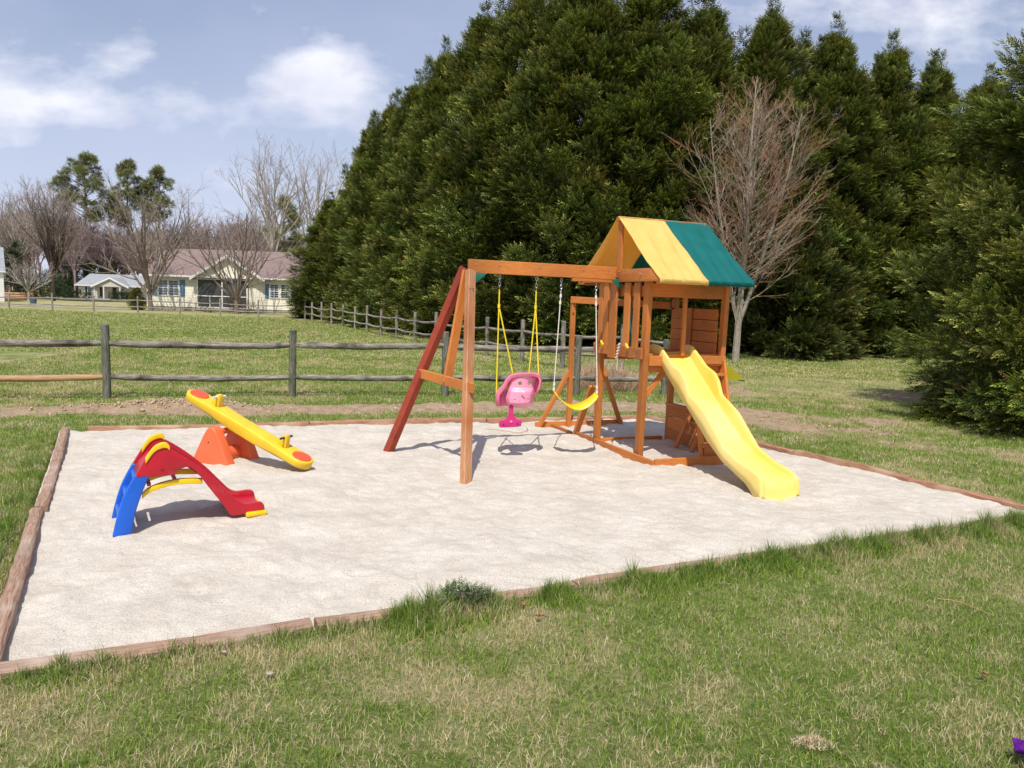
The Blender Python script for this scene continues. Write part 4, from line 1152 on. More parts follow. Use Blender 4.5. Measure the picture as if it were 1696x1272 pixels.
ORD = ['first', 'second', 'third', 'fourth', 'fifth', 'sixth', 'seventh', 'eighth', 'ninth', 'tenth', 'eleventh', 'twelfth', 'thirteenth', 'fourteenth', 'fifteenth', 'sixteenth', 'seventeenth', 'eighteenth']
trk = {}
for i, (x, y, h) in enumerate(ROW):
    k = i % 4; h0, cm, tm = CON[k]
    lb = 'short dark evergreen at the left end of the tall evergreen row' if i == 0 else 'tall dark evergreen, %s from the left in the tall row' % ORD[i]
    t = empty('evergreen_tree', (x, y, 0), random.uniform(0, 6.28), lb, 'evergreen tree', 'evergreens of the tall row behind the field')
    s_ = h / h0 / 1.03; sw_ = (1.02 if i else .95) * (1.10 if 5 < i < 10 else 1) * random.uniform(.97, 1.08) * min(1.12, max(.9, s_))
    t.scale = (sw_, sw_, s_)
    if k in trk: o = trk[k].copy(); COL.objects.link(o); o.parent = t
    else: o = tm.build('trunk', M_bark_dark, t); trk[k] = o
    c = bpy.data.objects.new('crown', cm); COL.objects.link(c); c.parent = t
# big near evergreen on the right, finer foliage
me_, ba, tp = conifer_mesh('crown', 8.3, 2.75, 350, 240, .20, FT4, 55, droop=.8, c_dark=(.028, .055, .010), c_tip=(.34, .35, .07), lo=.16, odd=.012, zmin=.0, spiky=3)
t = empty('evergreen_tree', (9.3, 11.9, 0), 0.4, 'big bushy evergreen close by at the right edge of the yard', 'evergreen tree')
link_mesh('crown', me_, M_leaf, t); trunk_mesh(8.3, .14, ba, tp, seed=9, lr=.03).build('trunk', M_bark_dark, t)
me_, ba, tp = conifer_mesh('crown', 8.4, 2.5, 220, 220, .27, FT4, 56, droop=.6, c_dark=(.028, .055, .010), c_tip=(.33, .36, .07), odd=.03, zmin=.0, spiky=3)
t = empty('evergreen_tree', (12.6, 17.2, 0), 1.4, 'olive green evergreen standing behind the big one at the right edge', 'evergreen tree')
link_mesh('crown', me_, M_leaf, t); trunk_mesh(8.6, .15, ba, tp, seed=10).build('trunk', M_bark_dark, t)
# young low evergreen at the foot of the row behind the bare tree
me_, ba, tp = conifer_mesh('crown', 4.6, 2.0, 120, 70, .42, FT4, 57, c_tip=(.20, .20, .05), odd=.05, zmin=.0)
t = empty('evergreen_shrub', (9.6, 26.6, 0), 0, 'low spreading evergreen shrub in front of the tall row right of the bare tree', 'shrub')
link_mesh('foliage', me_, M_leaf, t); trunk_mesh(4.2, .09, ba, tp, seed=11).build('trunk', M_bark_dark, t)

# ------------------------------------------------------------------ bare trees
class Twigs:
    def __init__(s, seed): s.r = random.Random(seed); s.lv = {0: MB(), 1: MB()}
    def stick(s, p, d, L, r0, r1, segs, wob, trop, n, big):
        pts = [p.copy()]; rs = [r0]; d = d.copy()
        for i in range(segs):
            d = (d + Vector((s.r.gauss(0, wob), s.r.gauss(0, wob), s.r.gauss(0, wob) + trop))).normalized()
            p = p + d * (L / segs); pts.append(p.copy()); rs.append(r0 + (r1 - r0) * (i + 1) / segs)
        s.lv[big].tube(pts, rs, n, cap=False)
        return pts, rs
    def side(s, d, ang):
        a = Vector((s.r.gauss(0, 1), s.r.gauss(0, 1), s.r.gauss(0, 1))); a = (a - d * a.dot(d)).normalized()
        return (d * math.cos(ang) + a * math.sin(ang)).normalized()
    def grow(s, p, d, L, r0, lvl, spec, trop):
        k = spec[lvl]
        pts, rs = s.stick(p, d, L, r0, r0 * k.get('taper', .35), k.get('segs', 4), k.get('wob', .08), trop, 6 if lvl == 0 else (4 if lvl == 1 else 3), 0 if lvl < k.get('big', 2) and lvl <= 1 else 1)
        if lvl + 1 >= len(spec): return
        c = spec[lvl + 1]
        for i in range(c['n']):
            t = c.get('t0', .25) + (1 - c.get('t0', .25)) * (i + s.r.random()) / c['n']; t = min(t, .999)
            f = t * (len(pts) - 1); j = int(f); q = pts[j].lerp(pts[j + 1], f - j); dd = (pts[j + 1] - pts[j]).normalized()
            rr = rs[j] + (rs[j + 1] - rs[j]) * (f - j)
            s.grow(q, s.side(dd, math.radians(s.r.uniform(*c.get('ang', (22, 45))))), L * s.r.uniform(*c.get('len', (.35, .6))) * (1.15 - .5 * t), max(min(rr * .7, r0 * .6), c.get('rmin', .004)), lvl + 1, spec, c.get('trop', trop))
def bare_tree(name, loc, label, cat, build, mt, mw, seed, group=None):
    t = empty(name, loc, 0, label, cat, group); tw = Twigs(seed); build(tw)
    if tw.lv[0].v: tw.lv[0].build('trunk', mt, t)
    if tw.lv[1].v: tw.lv[1].build('twigs', mw, t)
    return t
def vase(H, split, nl, r0, ang=(18, 50), sub=(7, 6, 3), rm=.008, spread=1.0):
    def f(tw):
        pts, rs = tw.stick(Vector((0, 0, -.1)), Vector((0, 0, 1)), split + .1, r0, r0 * .8, 3, .03, 0, 8, 0)
        for i in range(nl):
            a = 6.283 * (i + tw.r.random() * .6) / nl; e = math.radians(tw.r.uniform(*ang)) * spread
            d = Vector((math.cos(a) * math.sin(e), math.sin(a) * math.sin(e), math.cos(e)))
            q = Vector((0, 0, split - tw.r.uniform(0, .25) * split))
            spec = [dict(segs=6, wob=.07, taper=.3), dict(n=sub[0], ang=(18, 42), len=(.35, .62), t0=.18, rmin=rm * 1.6, trop=.05), dict(n=sub[1], ang=(18, 45), len=(.4, .65), t0=.15, rmin=rm, trop=.04), dict(n=sub[2], ang=(20, 50), len=(.4, .7), t0=.2, rmin=rm * .8, trop=.03)]
            tw.grow(q, d, (H - split) * tw.r.uniform(.72, .98) / max(.6, math.cos(e * .75)) * .80, r0 * .45, 0, spec, .035)
    return f
def leader(H, clear, nl, r0, wid, sub=(8, 4), rm=.008, low=65):
    def f(tw):
        heads = [(Vector((.0, 0, 1)), H, r0)]
        pts, rs = tw.stick(Vector((0, 0, -.1)), Vector((.02, 0, 1)), H * .97, r0, r0 * .12, 14, .022, .0, 8, 0)
        stems = [(pts, rs, 1)]
        for a, e, z in ((.2, 17, .15), (3.0, 17, .20), (1.2, 12, .26), (4.6, 13, .32)):
            j = int(z * 14); d = Vector((math.cos(a) * math.sin(math.radians(e)), math.sin(a) * math.sin(math.radians(e)), 1)).normalized()
            stems.append((*tw.stick(pts[j], d, H * (.9 - z), r0 * .6, r0 * .1, 10, .025, .02, 6, 0), .7))
        for pts, rs, w in stems:
            for i in range(int(nl * w)):
                t = (i + tw.r.random()) / int(nl * w); zt = clear / H + (1 - clear / H) * t if w == 1 else .05 + .93 * t
                f_ = min(zt, .985) * (len(pts) - 1); j = int(f_); q = pts[j].lerp(pts[j + 1], f_ - j); zz = q.z / H
                if q.z < clear: continue
                L = wid * (math.sin(math.pi * min(1, (zz + .08) ** .9)) * .85 + .15) * tw.r.uniform(.65, 1.1)
                e = math.radians(low - 30 * zz + tw.r.uniform(-12, 10)); a = tw.r.uniform(0, 6.283)
                d = Vector((math.cos(a) * math.sin(e), math.sin(a) * math.sin(e), math.cos(e)))
                spec = [dict(segs=6, wob=.07, taper=.3), dict(big=1, n=sub[0], ang=(20, 40), len=(.3, .55), t0=.2, rmin=rm, trop=.06), dict(n=sub[1], ang=(18, 40), len=(.35, .6), t0=.2, rmin=rm * .75, trop=.05)]
                tw.grow(q, d, L, max(.009, min(.021, rs[j] * .34)), 0, spec, .07)
    return f
bare_tree('bare_tree', (6.80, 23.5, 0), 'pale grey bare tree with reddish twigs standing in front of the evergreens', 'bare tree', leader(8.8, 1.5, 38, .115, 2.45, (7, 4), .0058), M_bark_tan, M_twig_red, 21)
q1 = atY(250, 512, 56); q2 = atY(392, 515, 55)
bare_tree('bare_tree', (q1.x, 56, 0), 'spreading bare tree in front of the left end of the cream house', 'bare tree', vase(9.9, 1.3, 11, .20, (12, 48), (6, 5, 3), .0105), M_bark_brown, M_twig_brown, 34)
bare_tree('bare_tree', (q2.x, 55, 0), 'spreading bare tree in front of the screened porch of the cream house', 'bare tree', vase(9.3, 1.0, 11, .17, (10, 45), (6, 5, 3), .0105), M_bark_brown, M_twig_brown, 37)
def at85(px, Y=85): return atY(px, 480, Y).x
bare_tree('bare_tree', (at85(452), 85, 0), 'tall pale bare tree rising behind the cream house roof', 'bare tree', vase(20.5, 6, 8, .28, (6, 26), (6, 5, 3), .018), M_bark, M_twig_grey, 41)
bare_tree('bare_tree', (at85(506), 88, 0), 'tall bare tree just left of the evergreen row behind the house', 'bare tree', vase(20.5, 7, 7, .26, (6, 24), (6, 5, 3), .018), M_bark, M_twig_grey, 43)
bare_tree('bare_tree', (at85(88, 80), 80, 0), 'dense dark brown bare tree left of the small white house', 'bare tree', vase(12.8, 2.6, 14, .22, (4, 19), (9, 7, 4), .018), M_bark_dark, M_twig_brown, 47)
bare_tree('bare_tree', (at85(47, 78), 78, 0), 'small pale bare tree beside the yellow machine', 'bare tree', vase(4.8, 1.0, 9, .14, (20, 60), (7, 5, 2), .016), M_bark, M_twig_grey, 49)
bare_tree('bare_tree', (at85(30, 92), 92, 0), 'bare brown tree with a pale trunk at the far left edge', 'bare tree', vase(12.5, 4.5, 9, .28, (10, 40), (8, 6, 3), .024), M_bark, M_twig_brown, 51)

# far-off bare wood read as one mass
def wood():
    protos = []
    for k in range(5):
        tw = Twigs(200 + k); vase(13, 4.5, 6, .2, (8, 34), (6, 5, 3), .034)(tw)
        V = []; F = []
        for l in (0, 1):
            o = len(V); V += tw.lv[l].v; F += [tuple(i + o for i in f) for f in tw.lv[l].f if len(f) == 4]
        protos.append((np.array(V), np.array(F)))
    rng = np.random.default_rng(5); Vs = []; Fs = []; off = 0
    for i in range(165):
        V, F = protos[rng.integers(0, 5)]
        Y = rng.uniform(108, 150); px = rng.uniform(-140, 640); X = atY(px, 480, Y).x
        sc = rng.uniform(.85, 1.12) * Y / 122 * (1.04 if px < 60 else .93 + .08 * math.sin(px * .021)); a = rng.uniform(0, 6.28); c, s_ = math.cos(a), math.sin(a)
        R_ = np.array([[c, -s_, 0], [s_, c, 0], [0, 0, 1]])
        Vs.append(V @ R_.T * np.array([sc, sc, sc]) + np.array([X, Y, 0])); Fs.append(F + off); off += len(V)
    V = np.concatenate(Vs); me = np_mesh('bare_wood', V, np.concatenate(Fs))
    o = link_mesh('bare_wood', me, M_wood_far); tag(o, 'hazy brown bare wood behind the houses', None, None, 'stuff')
wood()
# ------------------------------------------------------------------ pines and shrubs with clumped foliage
def clumps(name, cs, per, size, c_dark, c_tip, mat=None, parent=None, flat=.7, tmpl=None):
    P = []; D = []; S_ = []
    for (x, y, z, r) in cs:
        n = int(per * (r ** 1.6)) + 20; d = unit(RNG.normal(0, 1, (n, 3))); rr = r * RNG.random(n) ** .4
        p = d * rr[:, None]; p[:, 2] *= flat
        P.append(p + np.array([x, y, z])); D.append(unit(d + RNG.normal(0, .4, (n, 3)) + np.array([0, 0, .3]))); S_.append(size * RNG.uniform(.6, 1.3, n))
    me = make_fronds(name, np.concatenate(P), np.concatenate(D), np.concatenate(S_), tmpl or FT3, c_dark, c_tip)
    return link_mesh(name, me, mat or M_leaf, parent)
def pine(px, Y, H, cr, z0, seed, label):
    rr = random.Random(seed); X = at85(px, Y)
    t = empty('pine_tree', (X, Y, 0), 0, label, 'pine tree', 'pines behind the small white house')
    mb = MB(); mb.tube([(rr.uniform(-.1, .1), rr.uniform(-.1, .1), H * k) for k in np.linspace(0, .95, 8)], [.26 * (1 - .8 * k) for k in np.linspace(0, .95, 8)], 8)
    cs = []
    for i in range(36):
        z = z0 + (H - z0) * ((i + rr.random()) / 36); f = (z - z0) / (H - z0); rad = cr * (math.sin(math.pi * (.18 + .78 * f)) ** .8) * rr.uniform(.45, 1)
        a = rr.uniform(0, 6.28); r = rr.uniform(.55, 1.05) * (1 - .3 * f) * cr / 3
        p = Vector((math.cos(a) * rad, math.sin(a) * rad, z)); cs.append((*p, r))
        mb.tube([(0, 0, z - rad * .5), (p.x * .6, p.y * .6, z - rad * .15), p], [.07, .05, .02], 4)
    cs.append((0, 0, H - .4, .7))
    mb.build('trunk', M_bark_brown, t); clumps('crown', cs, 330, .5, (.13, .15, .05), (.40, .41, .14), parent=t)
pine(145, 116, 20.6, 3.9, 11.5, 1, 'leftmost and widest of the three pines behind the small white house')
pine(214, 118, 20.2, 2.9, 11, 2, 'middle pine of the three behind the small white house')
pine(266, 120, 19.8, 2.9, 12, 3, 'rightmost pine of the three, above the cream house roof end')
pine(470, 100, 13.5, 2.6, 5.0, 4, 'lone dull pine behind the right end of the cream house')
def shrub(name, loc, cs, label, size=.28, per=160, cd=(.02, .04, .012), ct=(.07, .10, .03), cat='shrub', group=None, flat=.9):
    t = empty(name, loc, 0, label, cat, group)
    clumps('foliage', cs, per, size, cd, ct, parent=t, flat=flat)
    mb = MB()
    for (x, y, z, r) in cs[:6]: mb.tube([(x * .3, y * .3, -.05), (x * .8, y * .8, z * .6), (x, y, z)], [.04, .03, .01], 5)
    mb.build('stems', M_bark_dark, t)
    return t
def W(px, py, Y): v = atY(px, py, Y); return (v.x, Y, 0)
shrub('conical_shrub', W(227, 515, 57), [(0, 0, .45, .62), (0, 0, .95, .48), (0, 0, 1.35, .3), (.15, -.1, .4, .5)], 'clipped yellow green conical shrub at the left end of the cream house', .16, 2600, (.07, .08, .012), (.26, .23, .03))
shrub('evergreen_shrub', W(122, 480, 112), [(-3, 0, 1.7, 2.0), (-1.2, 0, 2.6, 2.2), (.8, 0, 3.2, 2.3), (3.2, 0, 3.4, 2.0), (5.2, 0, 2.4, 2.0), (0, 0, 1, 1.8)], 'wide dark evergreen thicket left of the small white house', .5, 260, flat=1)
shrub('evergreen_tree', W(22, 480, 90), [(0, 0, 1.2, 1.5), (0, 0, 2.8, 1.3), (0, 0, 4.4, 1.0), (.4, 0, 5.6, .6)], 'narrow dark evergreen by the left edge building', .5, 260, cat='evergreen tree', flat=1)
shrub('evergreen_shrub', W(70, 480, 90), [(-1.6, 0, 1.2, 1.4), (.2, 0, 1.4, 1.5), (1.8, 0, 1.2, 1.3)], 'low dark evergreen thicket behind the yellow machine', .45, 260, flat=1)
shrub('hedge', W(203, 494, 101), [(-1.2, 0, .5, .62), (-.4, 0, .5, .62), (.4, 0, .5, .62), (1.2, 0, .5, .62)], 'low green hedge under the right window of the small white house', .25, 900, cat='hedge')
shrub('hedge', W(127, 491, 101), [(-1.5, 0, .45, .6), (-.5, 0, .5, .65), (.5, 0, .5, .65), (1.5, 0, .45, .6)], 'low dark hedge at the left end of the small white house', .25, 900, cat='hedge')
shrub('flower_clump', W(343, 514, 57), [(-.25, 0, .2, .28), (.15, 0, .22, .3), (.4, 0, .18, .25)], 'small yellow flower clump in front of the screened porch', .13, 500, (.05, .09, .02), (.62, .50, .02), cat='flowers')
shrub('dry_shrub', W(404, 514, 58.2), [(-.6, 0, .5, .5), (0, 0, .45, .55), (.6, 0, .4, .5), (-.9, 0, .6, .4)], 'dry brown shrub at the right end of the screened porch', .22, 260, (.12, .07, .04), (.24, .13, .07))
# ------------------------------------------------------------------ houses
def siding_mat(name, c, pitch=.12, c2=None):
    m = noise_mat(name, c2 or tuple(x * .94 for x in c), c, 3, rough=.6, bump=0, coord='Object')
    nt = m.node_tree; b = nt.nodes['Principled BSDF']
    tc = nd(nt, 'ShaderNodeTexCoord'); sp = nd(nt, 'ShaderNodeSeparateXYZ'); nt.links.new(tc.outputs['Object'], sp.inputs[0])
    a = nd(nt, 'ShaderNodeMath', operation='DIVIDE'); a.inputs[1].default_value = pitch; nt.links.new(sp.outputs[2], a.inputs[0])
    f = nd(nt, 'ShaderNodeMath', operation='FRACT'); nt.links.new(a.outputs[0], f.inputs[0])
    i = nd(nt, 'ShaderNodeMath', operation='SUBTRACT'); i.inputs[0].default_value = 1; nt.links.new(f.outputs[0], i.inputs[1])
    bp = nd(nt, 'ShaderNodeBump'); bp.inputs['Strength'].default_value = .9; bp.inputs['Distance'].default_value = .02
    nt.links.new(i.outputs[0], bp.inputs['Height']); nt.links.new(bp.outputs[0], b.inputs['Normal'])
    return m
M_cream = siding_mat('cream_siding', (.84, .79, .64), .2); M_white = noise_mat('white_trim', (.72, .71, .68), (.80, .79, .77), 3, rough=.5, bump=0, coord='Object')
M_brickw = noise_mat('pale_brick', (.48, .43, .38), (.66, .62, .56), 14, (1, 1, 3), .8, bump=.3, coord='Object')
M_roofm = noise_mat('mauve_shingles', (.19, .135, .13), (.27, .20, .185), 6, (1, 1, 3), .9, .1, .4, coord='Object', bdist=.02)
M_roofg = noise_mat('grey_shingles', (.22, .235, .25), (.36, .38, .40), 5, (1, 1, 3), .9, .1, .4, coord='Object', bdist=.02)
M_glass = noise_mat('window_glass', (.035, .05, .07), (.12, .16, .2), 1.5, rough=.08, spec=.6, bump=0, coord='Object')
M_screen = noise_mat('porch_screen', (.035, .036, .036), (.075, .075, .072), 2, rough=.5, bump=0, coord='Object')
M_shut = plastic('blue_shutters', (.13, .25, .38), (.10, .20, .31), .5); M_found = noise_mat('foundation', (.30, .27, .24), (.42, .38, .33), 4, rough=.9, coord='Object')
M_shutd = plastic('dark_shutters', (.02, .022, .025), rough=.5)
def bx(x0, x1, y0, y1, z0, z1, mb=None):
    mb = mb or MB(); vs = [(x, y, z) for z in (z0, z1) for x, y in ((x0, y0), (x1, y0), (x1, y1), (x0, y1))]
    mb.raw(vs, [(3, 2, 1, 0), (4, 5, 6, 7), (0, 1, 5, 4), (1, 2, 6, 5), (2, 3, 7, 6), (3, 0, 4, 7)]); return mb
def window(par, x, z0, w, h, y, bars=(2, 3), shut=None, sw=.3):
    """a window on a wall facing -y at plane y"""
    fr = MB(); t = .06
    for a in (x - t, x + w): bx(a, a + t, y - .06, y + .02, z0 - t, z0 + h + t, fr)
    for c in (z0 - t, z0 + h): bx(x, x + w, y - .058, y + .02, c, c + t, fr)
    o = fr.build('window', M_white, par)
    bx(x, x + w, y - .012, y + .01, z0, z0 + h).build('pane', M_glass, o)
    b_ = MB()
    for i in range(1, bars[0]): c = x + w * i / bars[0]; bx(c - .012, c + .012, y - .03, y - .014, z0, z0 + h, b_)
    for i in range(1, bars[1] * 2): c = z0 + h * i / bars[1] / 2; q = .03 if i == bars[1] else .012; bx(x, x + w, y - .034, y - .013, c - q, c + q, b_)
    b_.build('muntins', M_white, o)
def shutter(par, x, z0, w, h, y, mat):
    mb = bx(x, x + w, y - .05, y, z0, z0 + h)
    for i in range(9): z = z0 + h * (i + .5) / 9; bx(x + .04, x + w - .04, y - .062, y - .051, z - h * .03, z + h * .03, mb)
    mb.build('shutter', mat, par)
def gable_roof(par, x0, x1, y0, y1, ze, zr, mat, ov=.35, th=.14, endmat=None):
    ym = (y0 + y1) / 2; y0 -= ov; y1 += ov; s_ = (zr - ze) / (ym - y0); mb = MB()
    n = 1
    vs = []; 
    for x in (x0 - ov, x1 + ov): vs += [(x, y0, ze), (x, ym, zr), (x, y1, ze), (x, y1, ze - th), (x, ym, zr - th), (x, y0, ze - th)]
    mb.raw(vs, [(0, 1, 7, 6), (1, 2, 8, 7), (2, 3, 9, 8), (3, 4, 10, 9), (4, 5, 11, 10), (5, 0, 6, 11), (5, 4, 1, 0), (4, 3, 2, 1), (6, 7, 10, 11), (7, 8, 9, 10)])
    o = mb.build('roof', mat, par)
    for xx in (x0 + .002, x1 - .062):
        MB().prism([(y0 + ov, ze - .14 + ov * s_), (y1 - ov, ze - .14 + ov * s_), (ym, zr - th - .01)], (xx, 0, 0), (0, 1, 0), (0, 0, 1), (1, 0, 0), .06).build('gable_end', M_white if not endmat else endmat, par)
    bx(x0 - ov, x1 + ov, y0 - .09, y0 - .003, ze - .14, ze - .01).build('gutter', M_white, o)
    return o
def front_gable(par, xa, xb, yf, yb_, ze, zr, mat, wallmat, ov=.3):
    """a gable facing -y: roof slabs, rake boards and triangular wall"""
    xm = (xa + xb) / 2; th = .12
    for sg in (-1, 1):
        xe = xa - ov if sg < 0 else xb + ov; mb = MB(); ze2 = ze - ov * (zr - ze) / (xm - xa)
        vs = [(xe, yf - ov, ze2), (xm, yf - ov, zr), (xm, yb_, zr), (xe, yb_, ze2), (xe, yf - ov, ze2 - th), (xm, yf - ov, zr - th), (xm, yb_, zr - th), (xe, yb_, ze2 - th)]
        mb.raw(vs, [(0, 1, 2, 3), (7, 6, 5, 4), (0, 4, 5, 1), (1, 5, 6, 2), (2, 6, 7, 3), (3, 7, 4, 0)]); mb.build('gable_roof', mat, par)
        mb = MB(); yq = yf - ov - .04
        vs = [(xe, yq, ze2 + .03), (xm, yq, zr + .03), (xm, yq, zr - .20), (xe, yq, ze2 - .20), (xe, yq + .035, ze2 + .03), (xm, yq + .035, zr + .03), (xm, yq + .035, zr - .20), (xe, yq + .035, ze2 - .20)]
        mb.raw(vs, [(0, 1, 2, 3), (7, 6, 5, 4), (0, 4, 5, 1), (2, 6, 7, 3), (0, 3, 7, 4), (1, 5, 6, 2)]); mb.build('rake_board', M_white, par)
    mb = MB(); mb.prism([(xa, ze - .12), (xb, ze - .12), (xm, zr - .12)], (0, yf, 0), (1, 0, 0), (0, 0, 1), (0, 1, 0), .1); mb.build('gable_wall', wallmat, par)
# cream house (local frame at its front left corner, front wall on y=0)
hr = math.radians(-2.0)
hx = empty('house', (-28.65, 60.2, 0), hr, 'long cream sided house with mauve roof, blue shutters and screened porch', 'house')
w = MB(); bx(0, 4.05, 0, 8, .28, 2.62, w); bx(4.05, 8.0, 1.9, 8, .28, 2.62, w); bx(8.0, 17.5, 0, 8, .28, 2.62, w)
w.build('wall', M_cream, hx)
w = MB(); bx(.03, 17.45, .04, 7.9, -.2, .278, w); w.build('foundation', M_found, hx)
for x in (3.0, 6.3): bx(x, x + .5, .0, .035, .05, .2).build('vent', P_dark, hx)
gable_roof(hx, 0, 17.5, 0, 8.2, 2.72, 4.95, M_roofm, endmat=M_cream)
front_gable(hx, 4.0, 9.25, -.35, 4.0, 2.74, 4.35, M_roofm, M_cream)
# porch
bx(4.05, 9.15, -.3, 1.9, .05, .26).build('porch_floor', M_found, hx)
fr = MB()
for x in (4.1, 6.05, 8.0): bx(x - .05, x + .05, -.25, -.15, .26, 2.62, fr)
for z in (.28, 1.15, 2.45): bx(4.15, 6.0, -.24, -.17, z, z + .07, fr); bx(6.1, 7.95, -.24, -.17, z, z + .07, fr)
for x in (5.08, 7.03): bx(x - .03, x + .03, -.235, -.165, .35, 1.15, fr)
bx(4.05, 9.2, -.3, -.1, 2.62, 2.75, fr)
fr.build('porch_frame', M_white, hx)
bx(4.1, 8.0, -.2, -.19, .28, 2.6).build('screen', M_screen, hx)
bx(7.98, 9.2, -.02, .0, .28, 2.6).build('side_wall', M_cream, hx)
for x in (.95, 1.80): window(hx, x, 1.16, .70, 1.12, 0)
for x in (.50, 2.65): shutter(hx, x, 1.10, .38, 1.25, 0, M_shut)
for x in (9.75, 10.6): window(hx, x, 1.22, .62, 1.0, 0)
for x in (9.35, 11.36): shutter(hx, x, 1.16, .30, 1.12, 0, M_shut)
bx(1.0, 1.35, 5.4, 5.7, 4.0, 4.9).build('vent_pipe', M_white, hx)
# small white ranch house far away
sx = empty('house', (-59.3, 105, 0), math.radians(-1), 'small white ranch house with grey roof and gabled front porch', 'house')
bx(0, 8.5, 0, 7, 0, 1.75).build('wall', M_brickw, sx)
gable_roof(sx, 0, 8.5, 0, 7, 1.82, 3.4, M_roofg, ov=.3, endmat=M_brickw)
front_gable(sx, 2.75, 7.45, -1.2, 3.0, 1.78, 2.9, M_roofg, M_brickw, ov=.2)
for x in (2.8, 4.1, 6.3): bx(x, x + .12, -1.2, -1.08, 0, 1.68).build('column', M_white, sx)
bx(2.7, 7.5, -1.3, 0, -.1, .06).build('porch_floor', M_found, sx)
bx(4.75, 5.25, -.05, .0, .05, 1.55).build('door', M_shutd, sx)
window(sx, 1.35, .35, .55, 1.15, 0, (2, 2)); window(sx, 1.98, .35, .35, 1.15, 0, (1, 2)); window(sx, 6.0, .7, .35, .8, 0, (1, 2))
shutter(sx, 1.0, .3, .28, 1.25, 0, M_shutd); shutter(sx, 3.0, .3, .28, 1.25, 0, M_shutd)
# edge of a building at the left
ex_ = empty('house', (-46.25, 70, 0), math.radians(35), 'white building with grey roof cut off by the left edge', 'house')
bx(-8, 0, 0, 7, 0, 2.6).build('wall', M_white, ex_)
gable_roof(ex_, -8, 0, 0, 7, 2.75, 5.0, M_roofg, ov=.15)
shutter(ex_, -.75, .9, .3, 1.1, 0, M_shut); window(ex_, -1.6, .95, .7, 1.0, 0)
# road and drive
M_asph = noise_mat('asphalt', (.045, .046, .05), (.085, .085, .09), 6, rough=.9, bump=.2, coord='Object')
M_grav = noise_mat('gravel', (.26, .22, .175), (.40, .35, .29), 5, rough=.95, bump=.3, coord='Object', c3=(.16, .17, .08), s3=.5)
def sheet(name, pts, z, mat):
    n = len(pts) // 2; vs = [(x, y, z) for x, y in pts]
    mb = MB(); mb.raw(vs, [(i, i + 1, n * 2 - 2 - i, n * 2 - 1 - i) for i in range(n - 1)]); o = mb.build(name, mat); o['kind'] = 'structure'; return o
sheet('road', [(-110, 92), (-75, 88), (-50, 86), (-22, 84), (-22, 88), (-50, 91), (-75, 94), (-110, 99)], .03, M_asph)
sheet('driveway', [(-90, 60), (-60, 58.5), (-40, 56.8), (-29.2, 56.5), (-29.2, 58.8), (-40, 60.5), (-60, 63.5), (-90, 66)], .02, M_grav)
# yellow machine, blue bin and log pile by the left edge
M_mach = plastic('machine_yellow', (.75, .36, .02), (.6, .28, .02), .5)
mp_ = empty('small_digger', W(51, 487, 98), .3, 'small yellow digger parked beside the small pale bare tree', 'digger')
bx(-.55, .35, -.3, .3, .30, .62).build('body', M_mach, mp_, bevel=.04)
bx(-.25, .25, -.25, .25, .62, .95).build('hood', M_mach, mp_, bevel=.05)
for x in (-.42, .3):
    for y in (-.33, .33):
        MB().tube([(x, y - .07, .22), (x, y + .07, .22)], .22, 14).build('wheel', P_dark, mp_)
MB().tube([(.35, 0, .45), (.75, 0, .95), (1.05, 0, .75), (1.12, 0, .35)], [.07, .07, .06, .05], 6).build('arm', M_mach, mp_)
bx(1.02, 1.32, -.2, .2, .12, .38).build('bucket', M_mach, mp_, bevel=.03)
bx(-.62, -.56, -.2, .2, .35, .85).build('seat', P_dark, mp_, bevel=.02)
mp_.scale = (.85, .85, .85)
bn = empty('bin', W(55, 501, 66), 0, 'small dark blue bin on the grass beyond the far fence', 'bin')
mb = MB(); mb.tube([(0, 0, 0), (0, 0, .55)], [.24, .30], 16); mb.build('body', plastic('bin_blue', (.06, .12, .2), rough=.5), bn)
mb = MB(); mb.tube([(0, 0, .55), (0, 0, .60)], [.33, .33], 16); mb.build('rim', P_dark, bn)
lgp = empty('log_pile', W(14, 490, 79), 0, 'long pile of brown logs and boards by the left edge', 'log pile')
for i in range(9):
    z = .15 + .24 * (i // 4); y = (i % 4) * .28 - .4 + .14 * (i // 4)
    MB().tube([(-2.2 + random.uniform(-.3, .3), y, z), (2.3 + random.uniform(-.3, .3), y, z)], .13, 8, jit=.05).build('log', M_rail_new if i % 3 else M_timber_red, lgp)

# ------------------------------------------------------------------ small things on the grass
def straw_heap(name, cx_, cy_, rx, ry, hh, n, label, cat, cA, cB, wid=.006, arch=1.6, seed=3):
    global RNG
    RNG = np.random.default_rng(seed)
    a = RNG.uniform(0, 6.283, n); r = np.sqrt(RNG.random(n)); X = cx_ + np.cos(a) * r * rx; Y = cy_ + np.sin(a) * r * ry
    g = RNG.random((n, 1)); col = np.array(cA) * (1 - g) + np.array(cB) * g
    Z = np.zeros(n) + RNG.random(n) * hh * .45 * (1 - r)
    o = blades(name, X, Y, hh * RNG.uniform(.4, 1, n) * (1.05 - .4 * r), np.full(n, wid), col, arch, z=Z, mat=M_straw)
    return tag(o, label, cat)
sh = gp(1003, 652)
straw_heap('dry_grass_clump', sh.x, sh.y + .75, .80, .40, .60, 7000, 'heap of dry tan ornamental grass just behind the weathered fence near the tower', 'dry grass', (.42, .30, .19), (.80, .62, .44), .007, .9)
q = gp(1345, 1232)
straw_heap('straw_tuft', q.x, q.y, .085, .045, .035, 420, 'pale tuft of dead straw lying in the foreground lawn', 'straw tuft', (.50, .38, .24), (.74, .60, .42), .003, 1.8, 5)
q = gp(772, 1006)
RNG = np.random.default_rng(77)
t = empty('weed', (q.x, q.y - .02, 0), 0, 'dark bushy weed growing at the sand border in the middle foreground', 'weed')
